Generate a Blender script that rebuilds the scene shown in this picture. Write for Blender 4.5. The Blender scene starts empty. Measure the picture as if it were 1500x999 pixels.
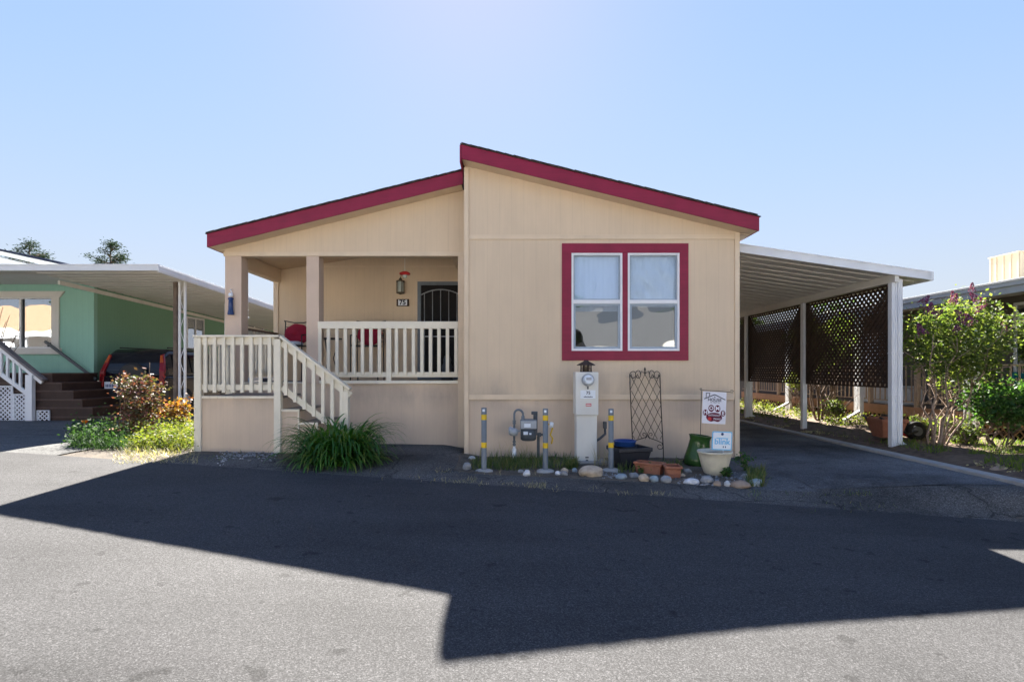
import bpy, bmesh, math, random
from mathutils import Vector, Matrix, noise
import numpy as np

R = math.radians
random.seed(7)
rng = np.random.default_rng(7)
scene = bpy.context.scene
col = scene.collection

# ------------------------------------------------------------------ camera constants
F, CX, CY, E = 800.0, 746.0, 542.0, 1.5          # focal length (px of the 1500 px photo), principal point, eye height


def P(px, py, Y):
    return Vector(((px - CX) / F * Y, Y, E - (py - CY) / F * Y))


def PX(px, Y): return (px - CX) / F * Y
def PZ(py, Y): return E - (py - CY) / F * Y


def sstep(t):
    t = min(1.0, max(0.0, t))
    return t * t * (3 - 2 * t)


def edge_y(x):                                   # far edge of the road
    x = max(-40, min(40, x))
    return 6.6 - .16 * x if x < 1.25 else 6.4 - .085 * (min(x, 14) - 1.25)


ZT = [(-60, .42), (-14, .40), (-9, .36), (-5.2, .25), (-3, .21), (-1.1, .18), (-.5, .06), (3.5, .02), (4.3, .07), (7, .09), (14, .10), (60, .1)]


def z_target(x):
    if x <= ZT[0][0]: return ZT[0][1]
    for (a, za), (b, zb) in zip(ZT, ZT[1:]):
        if x <= b:
            return za + (zb - za) * (x - a) / (b - a)
    return ZT[-1][1]


def road_z(x, y):
    x = max(-30, min(30, x)); y = max(-14, min(20, y))
    return -.055 - .031 * x + .021 * y - .02 * min(8, max(0, x - 1.5))


def gz(x, y):
    t = sstep((y - edge_y(x)) / (1.5 if x < 3.5 else max(.5, 1.5 - .4 * (x - 3.5))))
    return road_z(x, y) * (1 - t) + z_target(x) * t


def ground_hit(px, py):
    Y = 2.0
    while Y < 40:
        p = P(px, py, Y)
        if p.z <= gz(p.x, Y): break
        Y += .01
    return Vector((p.x, Y, gz(p.x, Y)))


# ------------------------------------------------------------------ mesh builder
class MB:
    def __init__(s): s.v, s.f, s.s = [], [], []

    def add(s, vs, fs, smooth=False):
        o = len(s.v)
        s.v += [tuple(p) for p in vs]
        s.f += [tuple(i + o for i in f) for f in fs]
        s.s += [smooth] * len(fs)
        return s

    def box(s, x0, x1, y0, y1, z0, z1):
        vs = [(x, y, z) for x in (x0, x1) for y in (y0, y1) for z in (z0, z1)]
        return s.add(vs, [(0, 1, 3, 2), (4, 6, 7, 5), (0, 4, 5, 1), (2, 3, 7, 6), (0, 2, 6, 4), (1, 5, 7, 3)])

    def prism(s, poly, a0, a1, axis='y', smooth=False):
        m = {'y': lambda p, a: (p[0], a, p[1]), 'x': lambda p, a: (a, p[0], p[1]), 'z': lambda p, a: (p[0], p[1], a)}[axis]
        n = len(poly)
        vs = [m(p, a0) for p in poly] + [m(p, a1) for p in poly]
        s.add(vs, [tuple(range(n)), tuple(range(2 * n - 1, n - 1, -1))])
        o = len(s.v) - 2 * n
        for i in range(n):
            j = (i + 1) % n
            s.f.append((o + i, o + j, o + n + j, o + n + i)); s.s.append(smooth)
        return s

    def bar(s, p, q, w, h, up=(0, 0, 1)):
        p, q = Vector(p), Vector(q)
        d = (q - p).normalized(); u = Vector(up)
        a = d.cross(u)
        if a.length < 1e-4: a = d.cross(Vector((1, 0, 0)))
        a.normalize(); b = a.cross(d).normalized()
        vs = []
        for c in (p, q):
            for (i, j) in ((-1, -1), (1, -1), (1, 1), (-1, 1)):
                vs.append(c + a * (i * w / 2) + b * (j * h / 2))
        return s.add(vs, [(0, 1, 2, 3), (7, 6, 5, 4), (0, 4, 5, 1), (1, 5, 6, 2), (2, 6, 7, 3), (3, 7, 4, 0)])

    def tube(s, pts, r, seg=8, cap=True):
        pts = [Vector(p) for p in pts]
        n = len(pts)
        rs = r if isinstance(r, (list, tuple)) else [r] * n
        vs = []; ref = None
        for i, p in enumerate(pts):
            d = (pts[min(i + 1, n - 1)] - pts[max(i - 1, 0)])
            if d.length < 1e-9: d = Vector((0, 0, 1))
            d.normalize()
            if ref is None:
                ref = Vector((0, 0, 1)) if abs(d.z) < .9 else Vector((1, 0, 0))
            a = d.cross(ref)
            if a.length < 1e-3: a = d.cross(Vector((0, 1, 0)))
            a.normalize(); b = a.cross(d); ref = b
            for k in range(seg):
                t = 2 * math.pi * k / seg
                vs.append(p + (a * math.cos(t) + b * math.sin(t)) * rs[i])
        fs = []
        for i in range(n - 1):
            for k in range(seg):
                k2 = (k + 1) % seg
                fs.append((i * seg + k, i * seg + k2, (i + 1) * seg + k2, (i + 1) * seg + k))
        s.add(vs, fs, True)
        if cap:
            o = len(s.v) - len(vs)
            s.f.append(tuple(o + k for k in range(seg))); s.s.append(False)
            s.f.append(tuple(o + (n - 1) * seg + k for k in range(seg))); s.s.append(False)
        return s

    def lathe(s, prof, c, seg=24, sx=1, sy=1, smooth=True, cap=False):
        vs = []
        for (r, z) in prof:
            for k in range(seg):
                t = 2 * math.pi * k / seg
                vs.append((c[0] + r * math.cos(t) * sx, c[1] + r * math.sin(t) * sy, c[2] + z))
        fs = []
        for i in range(len(prof) - 1):
            for k in range(seg):
                k2 = (k + 1) % seg
                fs.append((i * seg + k, i * seg + k2, (i + 1) * seg + k2, (i + 1) * seg + k))
        s.add(vs, fs, smooth)
        if cap:
            o = len(s.v) - len(vs); n = len(prof)
            s.f.append(tuple(o + k for k in range(seg))); s.s.append(False)
            s.f.append(tuple(o + (n - 1) * seg + k for k in range(seg))); s.s.append(False)
        return s

    def mesh(s, name, off=(0, 0, 0), recalc=True):
        me = bpy.data.meshes.new(name)
        me.from_pydata([(x - off[0], y - off[1], z - off[2]) for x, y, z in s.v], [], s.f)
        me.polygons.foreach_set('use_smooth', s.s)
        if recalc:
            bm = bmesh.new(); bm.from_mesh(me)
            bmesh.ops.recalc_face_normals(bm, faces=bm.faces)
            bm.to_mesh(me); bm.free()
        me.update()
        return me

    def build(s, name, m, parent=None, bevel=0, recalc=True, root=None):
        root = root or parent
        off = (0, 0, 0)
        if root is not None:
            r = root
            while r.parent is not None: r = r.parent
            off = r.location
        me = s.mesh(name, off, recalc)
        return link(name, me, m, parent, bevel)


def link(name, me, m, parent=None, bevel=0):
    me.materials.append(m)
    o = bpy.data.objects.new(name, me)
    col.objects.link(o)
    if parent is not None: o.parent = parent
    if bevel:
        b = o.modifiers.new('bevel', 'BEVEL'); b.width = bevel; b.segments = 2; b.limit_method = 'ANGLE'; b.angle_limit = R(40)
    return o


def thing(name, label, cat, loc=(0, 0, 0), group=None, rz=0):
    o = bpy.data.objects.new(name, None); col.objects.link(o)
    o.location = loc; o.rotation_euler = (0, 0, rz); o.empty_display_size = .1
    return tag(o, label, cat, group)


def tag(o, label, cat, group=None):
    o['label'] = label; o['category'] = cat
    if group: o['group'] = group
    return o


def struct(o, kind='structure'):
    o['kind'] = kind
    return o


def copy_tree(o, parent=None):
    kids = list(o.children)
    c = o.copy(); col.objects.link(c)
    if parent is not None: c.parent = parent
    for k in kids: copy_tree(k, c)
    return c


def text_mb(mb, txt, size, c, align='CENTER', depth=.001, facing='-y', bold=0.0, tilt=0.0):
    cu = bpy.data.curves.new('lettering', 'FONT')
    cu.body = txt; cu.size = size; cu.align_x = align; cu.align_y = 'CENTER'; cu.extrude = depth; cu.offset = bold
    cu.resolution_u = 3
    ob = bpy.data.objects.new('lettering', cu); col.objects.link(ob)
    dg = bpy.context.evaluated_depsgraph_get()
    me = bpy.data.meshes.new_from_object(ob.evaluated_get(dg))
    ct, st = math.cos(tilt), math.sin(tilt)
    vs = [(c[0] + v.co.x * ct - v.co.y * st, c[1] - v.co.z, c[2] + v.co.y * ct + v.co.x * st) for v in me.vertices]
    mb.add(vs, [tuple(p.vertices) for p in me.polygons])
    bpy.data.objects.remove(ob); bpy.data.curves.remove(cu); bpy.data.meshes.remove(me)
    return mb


# ------------------------------------------------------------------ materials
def new_mat(name):
    m = bpy.data.materials.new(name); m.use_nodes = True
    nt = m.node_tree; nt.nodes.clear()
    out = nt.nodes.new('ShaderNodeOutputMaterial')
    b = nt.nodes.new('ShaderNodeBsdfPrincipled')
    nt.links.new(b.outputs[0], out.inputs[0])
    return m, nt, b, out


def N(nt, kind, **kw):
    n = nt.nodes.new(kind)
    for k, v in kw.items():
        if k.startswith('i_'):
            n.inputs[k[2:].replace('_', ' ')].default_value = v
        else: setattr(n, k, v)
    return n


def coord(nt, world=True, scale=(1, 1, 1)):
    if world:
        g = N(nt, 'ShaderNodeNewGeometry'); src = g.outputs['Position']
    else:
        g = N(nt, 'ShaderNodeTexCoord'); src = g.outputs['Object']
    mp = N(nt, 'ShaderNodeMapping'); mp.inputs['Scale'].default_value = scale
    nt.links.new(src, mp.inputs['Vector'])
    return mp.outputs[0]


def noise_n(nt, vec, scale, detail=4, rough=.55):
    n = N(nt, 'ShaderNodeTexNoise'); n.inputs['Scale'].default_value = scale
    n.inputs['Detail'].default_value = detail; n.inputs['Roughness'].default_value = rough
    nt.links.new(vec, n.inputs['Vector'])
    return n.outputs['Fac']


def ramp(nt, fac, stops):
    r = N(nt, 'ShaderNodeValToRGB')
    while len(r.color_ramp.elements) < len(stops): r.color_ramp.elements.new(.5)
    for e, (p, c) in zip(r.color_ramp.elements, stops):
        e.position = p; e.color = (c[0], c[1], c[2], 1) if not isinstance(c, (int, float)) else (c, c, c, 1)
    nt.links.new(fac, r.inputs[0])
    return r.outputs[0]


def mix(nt, fac, a, b, mode='MIX'):
    m = N(nt, 'ShaderNodeMix', data_type='RGBA', blend_type=mode)
    for i, x in ((0, fac), (6, a), (7, b)):
        if isinstance(x, (int, float)): m.inputs[i].default_value = x
        elif isinstance(x, tuple): m.inputs[i].default_value = (*x, 1)
        else: nt.links.new(x, m.inputs[i])
    return m.outputs[2]


def bump(nt, b, h, strength=.3, dist=.01):
    n = N(nt, 'ShaderNodeBump'); n.inputs['Strength'].default_value = strength; n.inputs['Distance'].default_value = dist
    nt.links.new(h, n.inputs['Height']); nt.links.new(n.outputs[0], b.inputs['Normal'])


def paint(name, c, rough=.55, var=.12, scale=6, bmp=.08, metal=0, grain=None, dirt=0, dirtc=(.12, .09, .06), world=True):
    """a painted / solid surface: base colour, slow mottling, fine grain and optional dirt blotches"""
    m, nt, b, out = new_mat(name)
    v = coord(nt, world)
    f = noise_n(nt, v, scale, 5)
    lo = tuple(x * (1 - var) for x in c); hi = tuple(min(1, x * (1 + var)) for x in c)
    cc = ramp(nt, f, [(.25, lo), (.75, hi)])
    if grain:
        g = noise_n(nt, coord(nt, world, grain), 1.0, 4)
        cc = mix(nt, .9, cc, ramp(nt, g, [(.3, .82), (.7, 1.0)]), 'MULTIPLY')
        bump(nt, b, g, bmp * 3, .004)
    elif bmp:
        bump(nt, b, noise_n(nt, v, scale * 9, 3), bmp, .004)
    if dirt:
        d = noise_n(nt, coord(nt, world, (1, 1, .6)), 1.7, 6, .65)
        d2 = N(nt, 'ShaderNodeMath', operation='MULTIPLY'); d2.inputs[1].default_value = dirt
        nt.links.new(ramp(nt, d, [(.52, 0.0), (.78, 1.0)]), d2.inputs[0])
        cc = mix(nt, d2.outputs[0], cc, dirtc)
    nt.links.new(cc, b.inputs['Base Color'])
    b.inputs['Roughness'].default_value = rough; b.inputs['Metallic'].default_value = metal
    b.inputs['Specular IOR Level'].default_value = .35
    return m


def siding(name, c, pitch=.203, depth=.5, stain=False):
    m, nt, b, out = new_mat(name)
    g = N(nt, 'ShaderNodeNewGeometry')
    sx = N(nt, 'ShaderNodeSeparateXYZ'); nt.links.new(g.outputs['Position'], sx.inputs[0])
    su = N(nt, 'ShaderNodeMath', operation='ADD'); nt.links.new(sx.outputs[0], su.inputs[0]); nt.links.new(sx.outputs[1], su.inputs[1])
    fr = N(nt, 'ShaderNodeMath', operation='MODULO'); fr.inputs[1].default_value = pitch
    ad = N(nt, 'ShaderNodeMath', operation='ADD'); ad.inputs[1].default_value = 100 * pitch
    nt.links.new(su.outputs[0], ad.inputs[0]); nt.links.new(ad.outputs[0], fr.inputs[0])
    dv = N(nt, 'ShaderNodeMath', operation='DIVIDE'); dv.inputs[1].default_value = pitch; nt.links.new(fr.outputs[0], dv.inputs[0])
    groove = ramp(nt, dv.outputs[0], [(0, 0.0), (.02, 0.0), (.045, 1.0), (1, 1.0)])
    gr = noise_n(nt, coord(nt, True, (26, 26, 1.3)), 1.0, 5, .6)
    big = noise_n(nt, coord(nt, True, (1, 1, .7)), .9, 5, .6)
    cc = ramp(nt, big, [(.3, tuple(x * .93 for x in c)), (.7, tuple(min(1, x * 1.05) for x in c))])
    cc = mix(nt, .4, cc, ramp(nt, gr, [(.3, .88), (.68, 1.0)]), 'MULTIPLY')
    cc = mix(nt, depth * .35, cc, groove, 'MULTIPLY')
    if stain:
        # grimy splash marks round the joint of wall and skirting and along the ground
        d = noise_n(nt, coord(nt, True, (1.3, 1.3, .55)), 1.5, 6, .6)
        zs = ramp(nt, sx.outputs[2], [(0.0, 0.0), (.0001, 0.0), (1, 0)])
        mr = N(nt, 'ShaderNodeMapRange'); nt.links.new(sx.outputs[2], mr.inputs[0])
        mr.inputs[1].default_value = 0.0; mr.inputs[2].default_value = 3.0
        band = ramp(nt, mr.outputs[0], [(0, .9), (.1, .25), (.26, .25), (.345, 1.0), (.40, .8), (.52, .0)])
        mu = N(nt, 'ShaderNodeMath', operation='MULTIPLY'); nt.links.new(band, mu.inputs[0])
        nt.links.new(ramp(nt, d, [(.40, 0.0), (.70, .62)]), mu.inputs[1])
        cc = mix(nt, mu.outputs[0], cc, (.31, .255, .215))
    nt.links.new(cc, b.inputs['Base Color'])
    hm = mix(nt, .35, groove, gr)
    bump(nt, b, hm, .35 * depth + .06, .005)
    b.inputs['Roughness'].default_value = .75; b.inputs['Specular IOR Level'].default_value = .25
    return m


def leaf_mat(name, cols, trans=.4, rough=.5, hue=None):
    m, nt, b, out = new_mat(name)
    g = N(nt, 'ShaderNodeNewGeometry')
    k = len(cols)
    cc = ramp(nt, g.outputs['Random Per Island'], [(i / max(1, k - 1), c) for i, c in enumerate(cols)])
    nt.links.new(cc, b.inputs['Base Color'])
    b.inputs['Roughness'].default_value = rough; b.inputs['Specular IOR Level'].default_value = .35
    t = N(nt, 'ShaderNodeBsdfTranslucent')
    tc = mix(nt, 1.0, cc, (1.5, 1.6, .7), 'MULTIPLY')
    nt.links.new(tc, t.inputs[0])
    ms = N(nt, 'ShaderNodeMixShader'); ms.inputs[0].default_value = trans
    nt.links.new(b.outputs[0], ms.inputs[1]); nt.links.new(t.outputs[0], ms.inputs[2])
    nt.links.new(ms.outputs[0], out.inputs[0])
    return m


def glass(name, refl=.28, tint=(.9, .95, 1), wav=.0, wscale=1.5):
    m, nt, b, out = new_mat(name)
    nt.nodes.remove(b)
    tr = N(nt, 'ShaderNodeBsdfTransparent'); tr.inputs[0].default_value = (*tint, 1)
    gl = N(nt, 'ShaderNodeBsdfGlossy'); gl.inputs['Roughness'].default_value = .015; gl.inputs[0].default_value = (.95, .97, 1, 1)
    if wav:
        bp = N(nt, 'ShaderNodeBump'); bp.inputs['Strength'].default_value = wav; bp.inputs['Distance'].default_value = .05
        nt.links.new(noise_n(nt, coord(nt, True, (1, 1, 1.4)), wscale, 1), bp.inputs['Height'])
        nt.links.new(bp.outputs[0], gl.inputs['Normal'])
    ms = N(nt, 'ShaderNodeMixShader'); ms.inputs[0].default_value = refl
    nt.links.new(tr.outputs[0], ms.inputs[1]); nt.links.new(gl.outputs[0], ms.inputs[2])
    nt.links.new(ms.outputs[0], out.inputs[0])
    return m


def asphalt(name, c, contrast=.5, patch=.25, fine=260, rough=.82, crack=0, bl=.5):
    m, nt, b, out = new_mat(name)
    v = coord(nt)
    vo = N(nt, 'ShaderNodeTexVoronoi'); vo.inputs['Scale'].default_value = fine * .38; nt.links.new(v, vo.inputs['Vector'])
    sp = N(nt, 'ShaderNodeSeparateColor'); nt.links.new(vo.outputs['Color'], sp.inputs[0])
    ag = ramp(nt, sp.outputs[0], [(0, tuple(x * (1 - contrast) for x in c)), (.55, c), (.88, tuple(x * (1 + contrast * .9) for x in c)), (1, tuple(x * (1 + 2.6 * contrast) for x in c))])
    f2 = noise_n(nt, v, fine * .16, 3)
    ag = mix(nt, .5, ag, ramp(nt, f2, [(.3, .55), (.7, 1.35)]), 'MULTIPLY')
    big = noise_n(nt, v, .55, 6, .62)
    ag = mix(nt, 1.0, ag, ramp(nt, big, [(.3, 1 - patch), (.7, 1 + patch * .5)]), 'MULTIPLY')
    wr_ = noise_n(nt, coord(nt, True, (.35, 1.6, 1)), 1.1, 5, .6)     # wear along the lane
    ag = mix(nt, 1.0, ag, ramp(nt, wr_, [(.32, .82), (.5, 1.0), (.7, 1.1)]), 'MULTIPLY')
    sc = noise_n(nt, v, 5.5, 3, .5)                     # the odd dark oil spot
    ag = mix(nt, .8, ag, ramp(nt, sc, [(.655, 1.0), (.70, .5)]), 'MULTIPLY')
    if crack:
        cv = N(nt, 'ShaderNodeTexVoronoi', feature='DISTANCE_TO_EDGE'); cv.inputs['Scale'].default_value = .8
        wr = N(nt, 'ShaderNodeVectorMath', operation='MULTIPLY_ADD')
        nz = N(nt, 'ShaderNodeTexNoise'); nz.inputs['Scale'].default_value = 2.5; nt.links.new(v, nz.inputs['Vector'])
        nt.links.new(nz.outputs['Color'], wr.inputs[0]); wr.inputs[1].default_value = (.7, .7, 0); nt.links.new(v, wr.inputs[2])
        nt.links.new(wr.outputs[0], cv.inputs['Vector'])
        ag = mix(nt, crack, ag, ramp(nt, cv.outputs['Distance'], [(0, .25), (.018, 1.0)]), 'MULTIPLY')
    nt.links.new(ag, b.inputs['Base Color'])
    hh = mix(nt, .5, sp.outputs[0], f2)
    bump(nt, b, hh, bl, .006)
    b.inputs['Roughness'].default_value = rough; b.inputs['Specular IOR Level'].default_value = .22
    return m


M = dict(
    wall=siding('tan_siding', (.71, .56, .40), depth=.2, stain=True),
    gable=siding('gable_siding', (.715, .56, .39), depth=.2),
    skirt=siding('skirting_siding', (.68, .535, .40), depth=.18, stain=True),
    trim=paint('tan_trim', (.71, .565, .405), .6, .06, 3, .05, dirt=.2, dirtc=(.3, .23, .16)),
    post=paint('post_paint', (.62, .47, .36), .6, .06, 3, .05, dirt=.2, dirtc=(.3, .23, .18)),
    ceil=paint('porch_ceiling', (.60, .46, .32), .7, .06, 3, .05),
    red=paint('crimson_paint', (.27, .012, .048), .5, .14, 4, .06, grain=(1.5, 1.5, 30), dirt=.12, dirtc=(.12, .01, .03)),
    shingle=paint('shingles', (.07, .06, .06), .95, .45, 25, .5),
    cream=paint('cream_paint', (.78, .71, .57), .5, .06, 5, .05, dirt=.12, dirtc=(.45, .38, .28)),
    deck=paint('deck_boards', (.30, .25, .20), .7, .2, 4, .1, grain=(3, 40, 3)),
    vinyl=paint('white_vinyl', (.82, .82, .83), .35, .03, 4, 0),
    sash=paint('grey_sash', (.34, .40, .47), .4, .05, 4, 0),
    alu=paint('white_aluminium', (.74, .75, .76), .4, .06, 3, .03, dirt=.18, dirtc=(.45, .42, .38)),
    pan=paint('awning_pan', (.72, .70, .65), .5, .08, 2, .04, dirt=.2, dirtc=(.4, .33, .24)),
    lattice=paint('stained_lattice', (.05, .029, .019), .8, .3, 8, .1),
    lattice_tan=paint('tan_lattice', (.34, .20, .11), .8, .2, 8, .1),
    lattice_white=paint('white_lattice', (.72, .73, .75), .6, .06, 8, .05),
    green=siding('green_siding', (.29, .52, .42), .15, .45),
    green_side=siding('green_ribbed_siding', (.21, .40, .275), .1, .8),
    whiteskirt=paint('white_block', (.62, .63, .66), .7, .08, 5, .1, dirt=.25, dirtc=(.3, .28, .26)),
    brown=paint('brown_steps', (.045, .024, .018), .6, .25, 6, .1, grain=(2, 30, 30)),
    brownlt=paint('brown_tread', (.09, .055, .045), .6, .2, 6, .1, grain=(2, 30, 30)),
    greyrail=paint('weathered_rail', (.19, .17, .17), .7, .25, 6, .1, grain=(3, 30, 30)),
    black=paint('black_metal', (.015, .015, .017), .45, .2, 8, .05),
    rust=paint('rusty_metal', (.045, .03, .025), .7, .4, 20, .15),
    grey=paint('grey_pipe_paint', (.16, .185, .21), .45, .10, 10, .05, dirt=.15),
    greydk=paint('dark_grey_paint', (.075, .085, .095), .5, .1, 10, .05),
    greylt=paint('pale_grey_metal', (.38, .40, .42), .45, .15, 14, .1),
    yellow=paint('yellow_tape', (.75, .48, .015), .4, .1, 10, .03),
    meter=paint('meter_cabinet', (.70, .69, .64), .4, .04, 3, .03, dirt=.15, dirtc=(.45, .40, .33)),
    label=paint('paper_label', (.78, .82, .86), .5, .03, 10, 0),
    ink=paint('dark_ink', (.03, .03, .05), .6, .1, 10, 0),
    redink=paint('red_sticker', (.55, .03, .03), .5, .1, 10, 0),
    terra=paint('terracotta', (.31, .12, .07), .8, .18, 12, .15, dirt=.3, dirtc=(.5, .32, .22)),
    creampot=paint('cream_ceramic', (.66, .60, .46), .6, .10, 14, .4, dirt=.2, dirtc=(.4, .34, .24)),
    greenpot=paint('green_glaze', (.035, .085, .02), .15, .4, 3, .02),
    tub=paint('black_tub_plastic', (.022, .024, .032), .4, .2, 10, .05),
    blue=paint('blue_plastic', (.012, .05, .20), .35, .1, 6, .02),
    bluedk=paint('blue_glass_glaze', (.02, .05, .16), .15, .3, 12, .02),
    skyblue=paint('sky_blue_print', (.16, .52, .80), .5, .04, 6, 0),
    flag=paint('flag_cloth', (.80, .78, .82), .8, .04, 9, .05),
    maroon=paint('maroon_print', (.14, .012, .035), .8, .2, 9, .03),
    cushion=paint('crimson_cushion', (.30, .012, .035), .85, .15, 15, .2),
    pillow=paint('pale_pillow', (.5, .54, .62), .85, .2, 18, .2),
    soil=paint('soil', (.11, .085, .065), .95, .5, 6, .8),
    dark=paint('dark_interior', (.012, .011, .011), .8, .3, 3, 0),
    curtain=paint('white_curtain', (.80, .84, .92), .8, .02, 3, .02),
    film=paint('crinkled_film', (.74, .76, .78), .3, .12, 2, .0),
    room=paint('room_wall', (.45, .42, .38), .8, .05, 3, 0),
    teal=paint('teal_paint', (.01, .17, .20), .5, .1, 6, .05),
    taupe=siding('taupe_siding', (.13, .115, .10), .16, .7),
    tandeck=paint('tan_deck_paint', (.38, .215, .125), .7, .15, 6, .1, grain=(30, 2, 30)),
    tanrail=paint('tan_rail_paint', (.42, .31, .22), .6, .1, 6, .05),
    beige=paint('beige_metal', (.52, .44, .31), .6, .06, 3, .03),
    carpaint=paint('black_car_paint', (.012, .014, .020), .12, .1, 3, 0),
    rubber=paint('rubber', (.014, .014, .014), .85, .2, 12, .1),
    carplastic=paint('bumper_plastic', (.022, .023, .026), .55, .1, 12, .05),
    chrome=paint('chrome', (.6, .6, .62), .2, .05, 12, 0, metal=1),
    taillight=paint('tail_light_lens', (.22, .008, .010), .15, .2, 30, 0),
    amber=paint('amber_lens', (.45, .09, .015), .15, .2, 30, 0),
    plate=paint('plate_white', (.72, .73, .76), .4, .03, 10, 0),
    bark=paint('bark', (.16, .115, .085), .9, .35, 25, .5),
    barklt=paint('pale_bark', (.30, .22, .165), .9, .35, 25, .5),
    concrete=paint('concrete', (.36, .345, .32), .9, .18, 5, .3, dirt=.4, dirtc=(.16, .14, .12)),
    solar=paint('solar_cell', (.012, .015, .035), .12, .1, 3, 0),
    roofbrown=paint('brown_shingles', (.30, .20, .12), .95, .25, 18, .4),
    offwhite=paint('offwhite_wall', (.62, .60, .55), .7, .06, 3, .05),
    homewhite=paint('white_home_wall', (.80, .79, .77), .7, .04, 3, .05),
    roofgrey=paint('grey_shingles', (.13, .135, .14), .95, .25, 18, .4),
    eavegrey=paint('grey_eave', (.34, .35, .36), .5, .08, 4, .03),
    brass=paint('aged_brass', (.16, .13, .09), .4, .3, 15, .1),
    lampglass=paint('lamp_glass', (.45, .50, .46), .1, .1, 8, 0),
    wood=paint('weathered_wood', (.17, .13, .10), .85, .3, 8, .1),
    white=paint('white_plastic', (.78, .78, .78), .4, .05, 8, .02),
)
M['winglass'] = glass('window_glass', .13, wav=.25, wscale=1.1)
M['lowglass'] = glass('lower_window_glass', .13, tint=(.7, .73, .76), wav=.2, wscale=1.2)
M['farglass'] = glass('house_glass', .30, wav=.06)
M['carglass'] = paint('car_glass', (.006, .008, .010), .03, .05, 3, 0)
M['road'] = asphalt('road_asphalt', (.050, .0495, .0505), .42, .2, 430, .92)
M['apron'] = asphalt('old_asphalt', (.10, .096, .09), .5, .5, 300, .95, crack=.8)
M['drive'] = asphalt('driveway_asphalt', (.125, .127, .13), .3, .75, 260, .95, crack=.25)
M['ldrive'] = asphalt('concrete_drive', (.105, .105, .103), .25, .4, 200, rough=.95, crack=.5)

LEAF = dict(
    lily=leaf_mat('lily_leaf', [(.022, .09, .014), (.035, .13, .018), (.06, .17, .025), (.14, .17, .03)], .3, .35),
    lilac=leaf_mat('lilac_leaf', [(.055, .09, .028), (.09, .135, .034), (.145, .185, .05), (.20, .22, .075)], .48, .6),
    darkshrub=leaf_mat('shrub_leaf', [(.03, .08, .02), (.05, .12, .028), (.09, .17, .045)], .42),
    nandina=leaf_mat('nandina_leaf', [(.07, .03, .022), (.14, .04, .045), (.09, .10, .04), (.22, .075, .085), (.16, .12, .075), (.06, .075, .03), (.05, .05, .025)], .28, .6),
    orange=leaf_mat('orange_leaf', [(.22, .06, .02), (.28, .12, .03), (.20, .16, .04), (.12, .04, .02)], .45),
    cover=leaf_mat('ground_cover_leaf', [(.07, .10, .02), (.12, .15, .025), (.18, .19, .04), (.05, .08, .02), (.20, .18, .06)], .45, .65),
    fern=leaf_mat('feathery_leaf', [(.03, .07, .025), (.045, .09, .03), (.035, .08, .035)], .3, .75),
    weed=leaf_mat('weed_leaf', [(.06, .11, .03), (.09, .14, .04), (.13, .16, .055), (.22, .19, .08)], .35),
    dry=leaf_mat('dry_grass', [(.40, .33, .20), (.48, .41, .26), (.30, .26, .14), (.20, .20, .09)], .3),
    grass=leaf_mat('lawn_grass', [(.09, .15, .02), (.14, .20, .03), (.19, .24, .04)], .5),
    pine=leaf_mat('pine_needle', [(.025, .05, .028), (.035, .065, .035), (.05, .08, .04)], .08, .95),
    tree=leaf_mat('tree_leaf', [(.03, .07, .015), (.055, .11, .02), (.09, .14, .03)], .35),
    purple=leaf_mat('lilac_flower', [(.16, .03, .12), (.24, .06, .18), (.12, .02, .07), (.32, .12, .26)], .25),
    poppy=leaf_mat('poppy_petal', [(.75, .22, .01), (.85, .30, .01)], .4),
)


# ------------------------------------------------------------------ foliage
def quads_mesh(name, V):
    """V: (n, 4, 3) array of loose quads"""
    n = len(V)
    me = bpy.data.meshes.new(name)
    me.vertices.add(n * 4); me.loops.add(n * 4); me.polygons.add(n)
    me.vertices.foreach_set('co', V.reshape(-1).astype(np.float32))
    me.loops.foreach_set('vertex_index', np.arange(n * 4, dtype=np.int32))
    me.polygons.foreach_set('loop_start', np.arange(0, n * 4, 4, dtype=np.int32))
    me.update(calc_edges=True)
    return me


def leaves_at(C, size, droop=.2, aspect=.55, up=.3):
    """C: (n,3) leaf bases -> (n,4,3) diamond leaves of random heading"""
    n = len(C)
    th = rng.uniform(0, 2 * np.pi, n); el = rng.uniform(-.7, .6, n) - droop + up * .3
    d = np.stack([np.cos(th) * np.cos(el), np.sin(th) * np.cos(el), np.sin(el)], 1)
    r = rng.normal(size=(n, 3)); s = np.cross(d, r); s /= np.linalg.norm(s, axis=1)[:, None] + 1e-9
    L = size * rng.uniform(.6, 1.25, n)[:, None]
    W = L * aspect * .5
    return np.stack([C, C + d * L * .5 + s * W, C + d * L, C + d * L * .5 - s * W], 1)


def clumps(center, rad, n_cl, per, cr, shell=.55, flat=1.0):
    c = []
    for _ in range(n_cl):
        u = rng.normal(size=3); u /= np.linalg.norm(u)
        q = rng.uniform(shell, 1.0) ** .8
        q *= .82 + .36 * noise.noise(Vector(u * 1.9 + np.array(center)))
        cc = np.array(center) + u * q * np.array(rad)
        k = max(3, int(per * rng.uniform(.5, 1.4)))
        pts = cc + rng.normal(size=(k, 3)) * cr * rng.uniform(.5, 1.1) * np.array([1, 1, flat])
        c.append(pts)
    return np.concatenate(c)


def foliage(name, pts, size, m, parent=None, root=None, **kw):
    off = np.array((root or parent).location) if (root or parent) is not None else np.zeros(3)
    me = quads_mesh(name, leaves_at(pts - off, size, **kw))
    return link(name, me, m, parent)


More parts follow.
